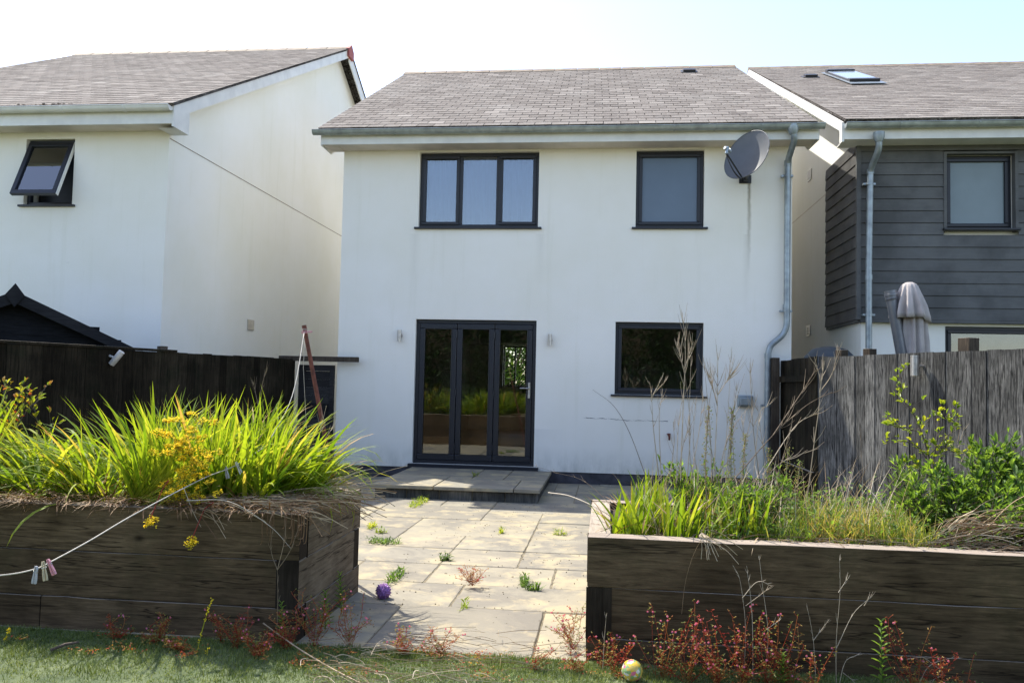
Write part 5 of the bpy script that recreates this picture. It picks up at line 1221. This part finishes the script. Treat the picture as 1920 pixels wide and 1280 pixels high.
# ------------------------------------------------------------------ washing line, pole, pegs, balls
yp=-6.30; top=at(570,610,yp); low=at(604,790,yp); dv=(low-top).normalized(); foot=top+dv*((top.z)/-dv.z)
mb=MB(); mb.tube([foot,foot*.3+top*.7,top],[.016,.016,.015],10); mb.tube([top+dv*.03,top],.017,10)
LP=plant('line_post','thin rusty leaning post holding the washing line behind the left bed','post',foot,[('post',mb,M['rust'])])
rp=[top+dv*.03,at(548,742,yp-.5),at(500,835,-7.1),at(440,873,-7.42),at(380,897,-7.65),at(255,962,-8.08),at(170,1012,-8.42),at(102,1049,-8.68),at(66,1066,-8.8),at(0,1078,-9.0),at(-160,1085,-9.4)]
mb=MB(); C=[]; C=curve([rp[0],rp[1],rp[2]],6)[:-1]+curve(rp[2:],8); mb.tube(C,.0028,6,.5)
mb.tube([top+dv*.05,top+Vector((.01,-.01,-.3)),at(577,850,yp)],.0016,5); mb.tube(curve([top+dv*.03+Vector((.02*math.cos(a),.02*math.sin(a),0)) for a in (0,1.2,2.4,3.6,4.8,6)],3),.0028,5)
reloc(tag(mb.build('washing_line',M['rope'],smooth=True),'pale sagging washing line running from the rusty post to the lower left','washing line'),rp[0])
pinkp=mat_plain('pink_peg',(.62,.28,.32),.5,0,.15,20); woodp=mat_plain('wooden_peg',(.50,.42,.27),.7,0,.25,30); greyp=mat_plain('grey_peg',(.42,.42,.44),.5,0,.2,20)
def peg(px,py,Y,label,mt,tilt,L=.072,yaw=0):
    c=at(px,py,Y); t=thing('clothes_peg',label,'clothes peg',c,'clothes pegs on the washing line'); Rm=Matrix.Rotation(tilt,4,'Y')@Matrix.Rotation(yaw,4,'Z')
    for sg in (-1,1):
        b=MB(); p=[(sg*.0015,-L*.72),(sg*.009,-L*.72),(sg*.0095,-L*.5),(sg*.006,-L*.05),(sg*.008,L*.1),(sg*.0045,L*.28),(sg*.001,L*.28),(sg*.0015,L*.02)]
        if sg>0: p=p[::-1]
        b.prism(p,-.005,.005,lambda u,q,r:Rm@Vector((q,u,r))); b.build('prong',mt,t,bevel=.0012)
    s=MB(); s.tube([Rm@Vector((-.009,0,-L*.05)),Rm@Vector((.009,0,-L*.05))],.0035,8); s.build('spring',M['steel'],t)
peg(67,1070,-8.8,'grey clothes peg leftmost of the three on the line',greyp,.1); peg(82,1062,-8.76,'wooden clothes peg in the middle of the three on the line',woodp,-.2,.08,.9)
peg(93,1056,-8.72,'pink clothes peg rightmost of the three on the line',pinkp,-.5); peg(424,880,-7.48,'grey clothes peg left of the pair among the sword leaves',greyp,-.25); peg(445,872,-7.42,'white clothes peg right of the pair among the sword leaves',M['white_metal'],-.5,.08,.6)
peg(580,622,yp-.02,'pink clothes peg clipped at the top of the rusty post',pinkp,1.5,.08)
# balls
import mathutils
def ball(name,label,c,r_,mt,amp,fr,seg=32):
    mb=MB(); vs=[]; n=seg
    for i in range(n+1):
        a=math.pi*i/n
        for j in range(2*n):
            b=math.pi*j/n; d=Vector((math.sin(a)*math.cos(b),math.sin(a)*math.sin(b),math.cos(a))); k=r_*(1+amp*(abs(mathutils.noise.noise(d*fr))*2-.4)); vs.append(d*k)
    mb.faces(vs,[(i*2*n+j,(i+1)*2*n+j,(i+1)*2*n+(j+1)%(2*n),i*2*n+(j+1)%(2*n)) for i in range(n) for j in range(2*n)])
    o=mb.build(name,mt,smooth=True); o.location=c; return tag(o,label,'ball')
c=atz(718,1120,-.01); ball('ball','purple crinkled ball lying on the paving beside the left raised bed',(c.x,c.y,.030),.041,mat_plain('purple_ball',(.36,.17,.46),.6,0,.3,30,.3),.42,7)
m_,nt_,p_=newmat('patterned_ball'); vv=nt_.nodes.new('ShaderNodeTexVoronoi'); vv.inputs['Scale'].default_value=60; nt_.links.new(coords(nt_),vv.inputs['Vector'])
sx=nt_.nodes.new('ShaderNodeSeparateColor'); nt_.links.new(vv.outputs['Color'],sx.inputs[0])
cc=ramp(nt_,[(0,(.75,.50,.06)),(.3,(.70,.16,.25)),(.5,(.75,.70,.6)),(.7,(.62,.45,.10)),(.85,(.25,.38,.16))],sx.outputs[0],'CONSTANT'); nt_.links.new(cc.outputs[0],p_.inputs['Base Color']); p_.inputs['Roughness'].default_value=.15
c=at(1185,1264,-7.97); ball('ball','small shiny patterned ball in yellow, pink and white on the lawn',(c.x,-7.97,.050),.050,m_,.0,3)

# ------------------------------------------------------------------ garden behind the camera and beyond (seen in reflections)
M['fence_tan']=mat_wood('tan_fence',(.14,.10,.055),(.30,.22,.13),'Z',tintmul=.3)
board_fence('board_fence','tan board fence at the far end of the right hand garden',(20,-18.5),(7.5,-18.5),1.9,M['fence_tan'],seed=30,front=-1)
def foliage(mb,rn,c,r,n,L):
    for i in range(n):
        d=Vector((rn.gauss(0,1),rn.gauss(0,1),rn.gauss(0,1))).normalized(); k=rn.random()**.35; p=Vector(c)+Vector((d.x*r[0],d.y*r[1],d.z*r[2]))*k
        leaf(mb,p,rdir(rn),(rn.gauss(0,1),rn.gauss(0,1),1),L*rn.uniform(.6,1.3),L*.55,min(1,max(0,rn.gauss(.5,.2))))
def tree(label,x,y,h,w_,seed,n=2600,group='trees at the far end of the gardens',z=0):
    rn=random.Random(seed); tk=MB(); cr=MB(); tk.tube([(x,y,z),(x+.1,y,h*.3),(x,y+.1,h*.7)],[.14,.1,.04],8)
    for i in range(11):
        a=rn.uniform(0,6.28); rr=w_*.6*math.sqrt(rn.random()); c=(x+rr*math.cos(a),y+rr*math.sin(a)*.7,z+h*rn.uniform(.28,.86)); tk.tube([(x,y,h*.3),c],.03,5); foliage(cr,rn,c,(w_*.36,w_*.3,h*.15),n//11,.16)
    return plant('tree',label,'tree',(x,y,z),[('trunk',tk,M['bark']),('crown',cr,M['hedge' if group is None else 'dark_hedge'])],group)
M['dark_hedge']=mat_leaf('dark_hedge_leaf',[(0,(.010,.022,.005)),(.5,(.028,.06,.010)),(1,(.07,.12,.02))],.3,.5)
for i,(x,y,h,w_,lb) in enumerate([(-8,-20.5,4.2,2.2,'bushy tree behind the tan fence at its left end'),(-4.6,-20.2,4.6,2.3,'tree behind the tan fence left of centre'),(-1.4,-20.8,4.0,2.2,'rounded tree behind the tan fence opposite the doors'),
   (1.6,-20.4,4.4,2.2,'tree behind the tan fence opposite the lower window'),(4.8,-20.6,4.0,2.2,'tree behind the tan fence right of centre'),(8.5,-20.4,4.4,2.3,'bushy tree behind the tan fence at its right end')]): tree(lb,x,y,h,w_,950+i)
mb=MB(); rn=random.Random(960)
for i in range(26000):
    x=rn.uniform(-16,7.3); h=4.1+.5*math.sin(x*.9)+.3*math.sin(x*2.3); z=h*rn.random()**.9; y=-18.3-.5*math.sin(x*1.7+z)-rn.random()*.8; leaf(mb,(x,y,z),rdir(rn),(rn.gauss(0,1),rn.gauss(0,1),1),rn.uniform(.09,.2),.08,min(1,max(0,rn.gauss(.45,.22))))
mb.mi=1; mb.box(-16,7.2,-19.8,-19.3,0,3.9)
tag(mb.build('hedge',[M['dark_hedge'],M['soil']]),'tall dense dark hedge across the far end of the garden','hedge')
for i,(x,y,w_,h) in enumerate([(-4.6,-14.6,1.3,1.25),(-1.6,-15.4,1.2,1.5),(3.4,-15.0,1.3,1.5)]):
    mb=MB(); st=MB(); rn=random.Random(970+i); foliage(mb,rn,(x,y,h*.5),(w_,w_*.6,h*.55),1500,.10); st.tube([(x,y,0),(x,y,h*.6)],.03,6)
    plant('bush',['low wide bush on the lawn behind the viewpoint, left','taller round bush on the lawn behind the viewpoint, middle','round bush on the lawn behind the viewpoint, right'][i],'bush',(x,y,0),[('stem',st,M['bark']),('crown',mb,M['dark_hedge'])],'bushes on the lawn behind the viewpoint')
for x,y,h,w_,sd in ((-3.1,13.6,3.4,1.9,990),): tree('bushy tree behind the middle house, glimpsed through its rear window',x,y,h,w_,sd,2200,None)
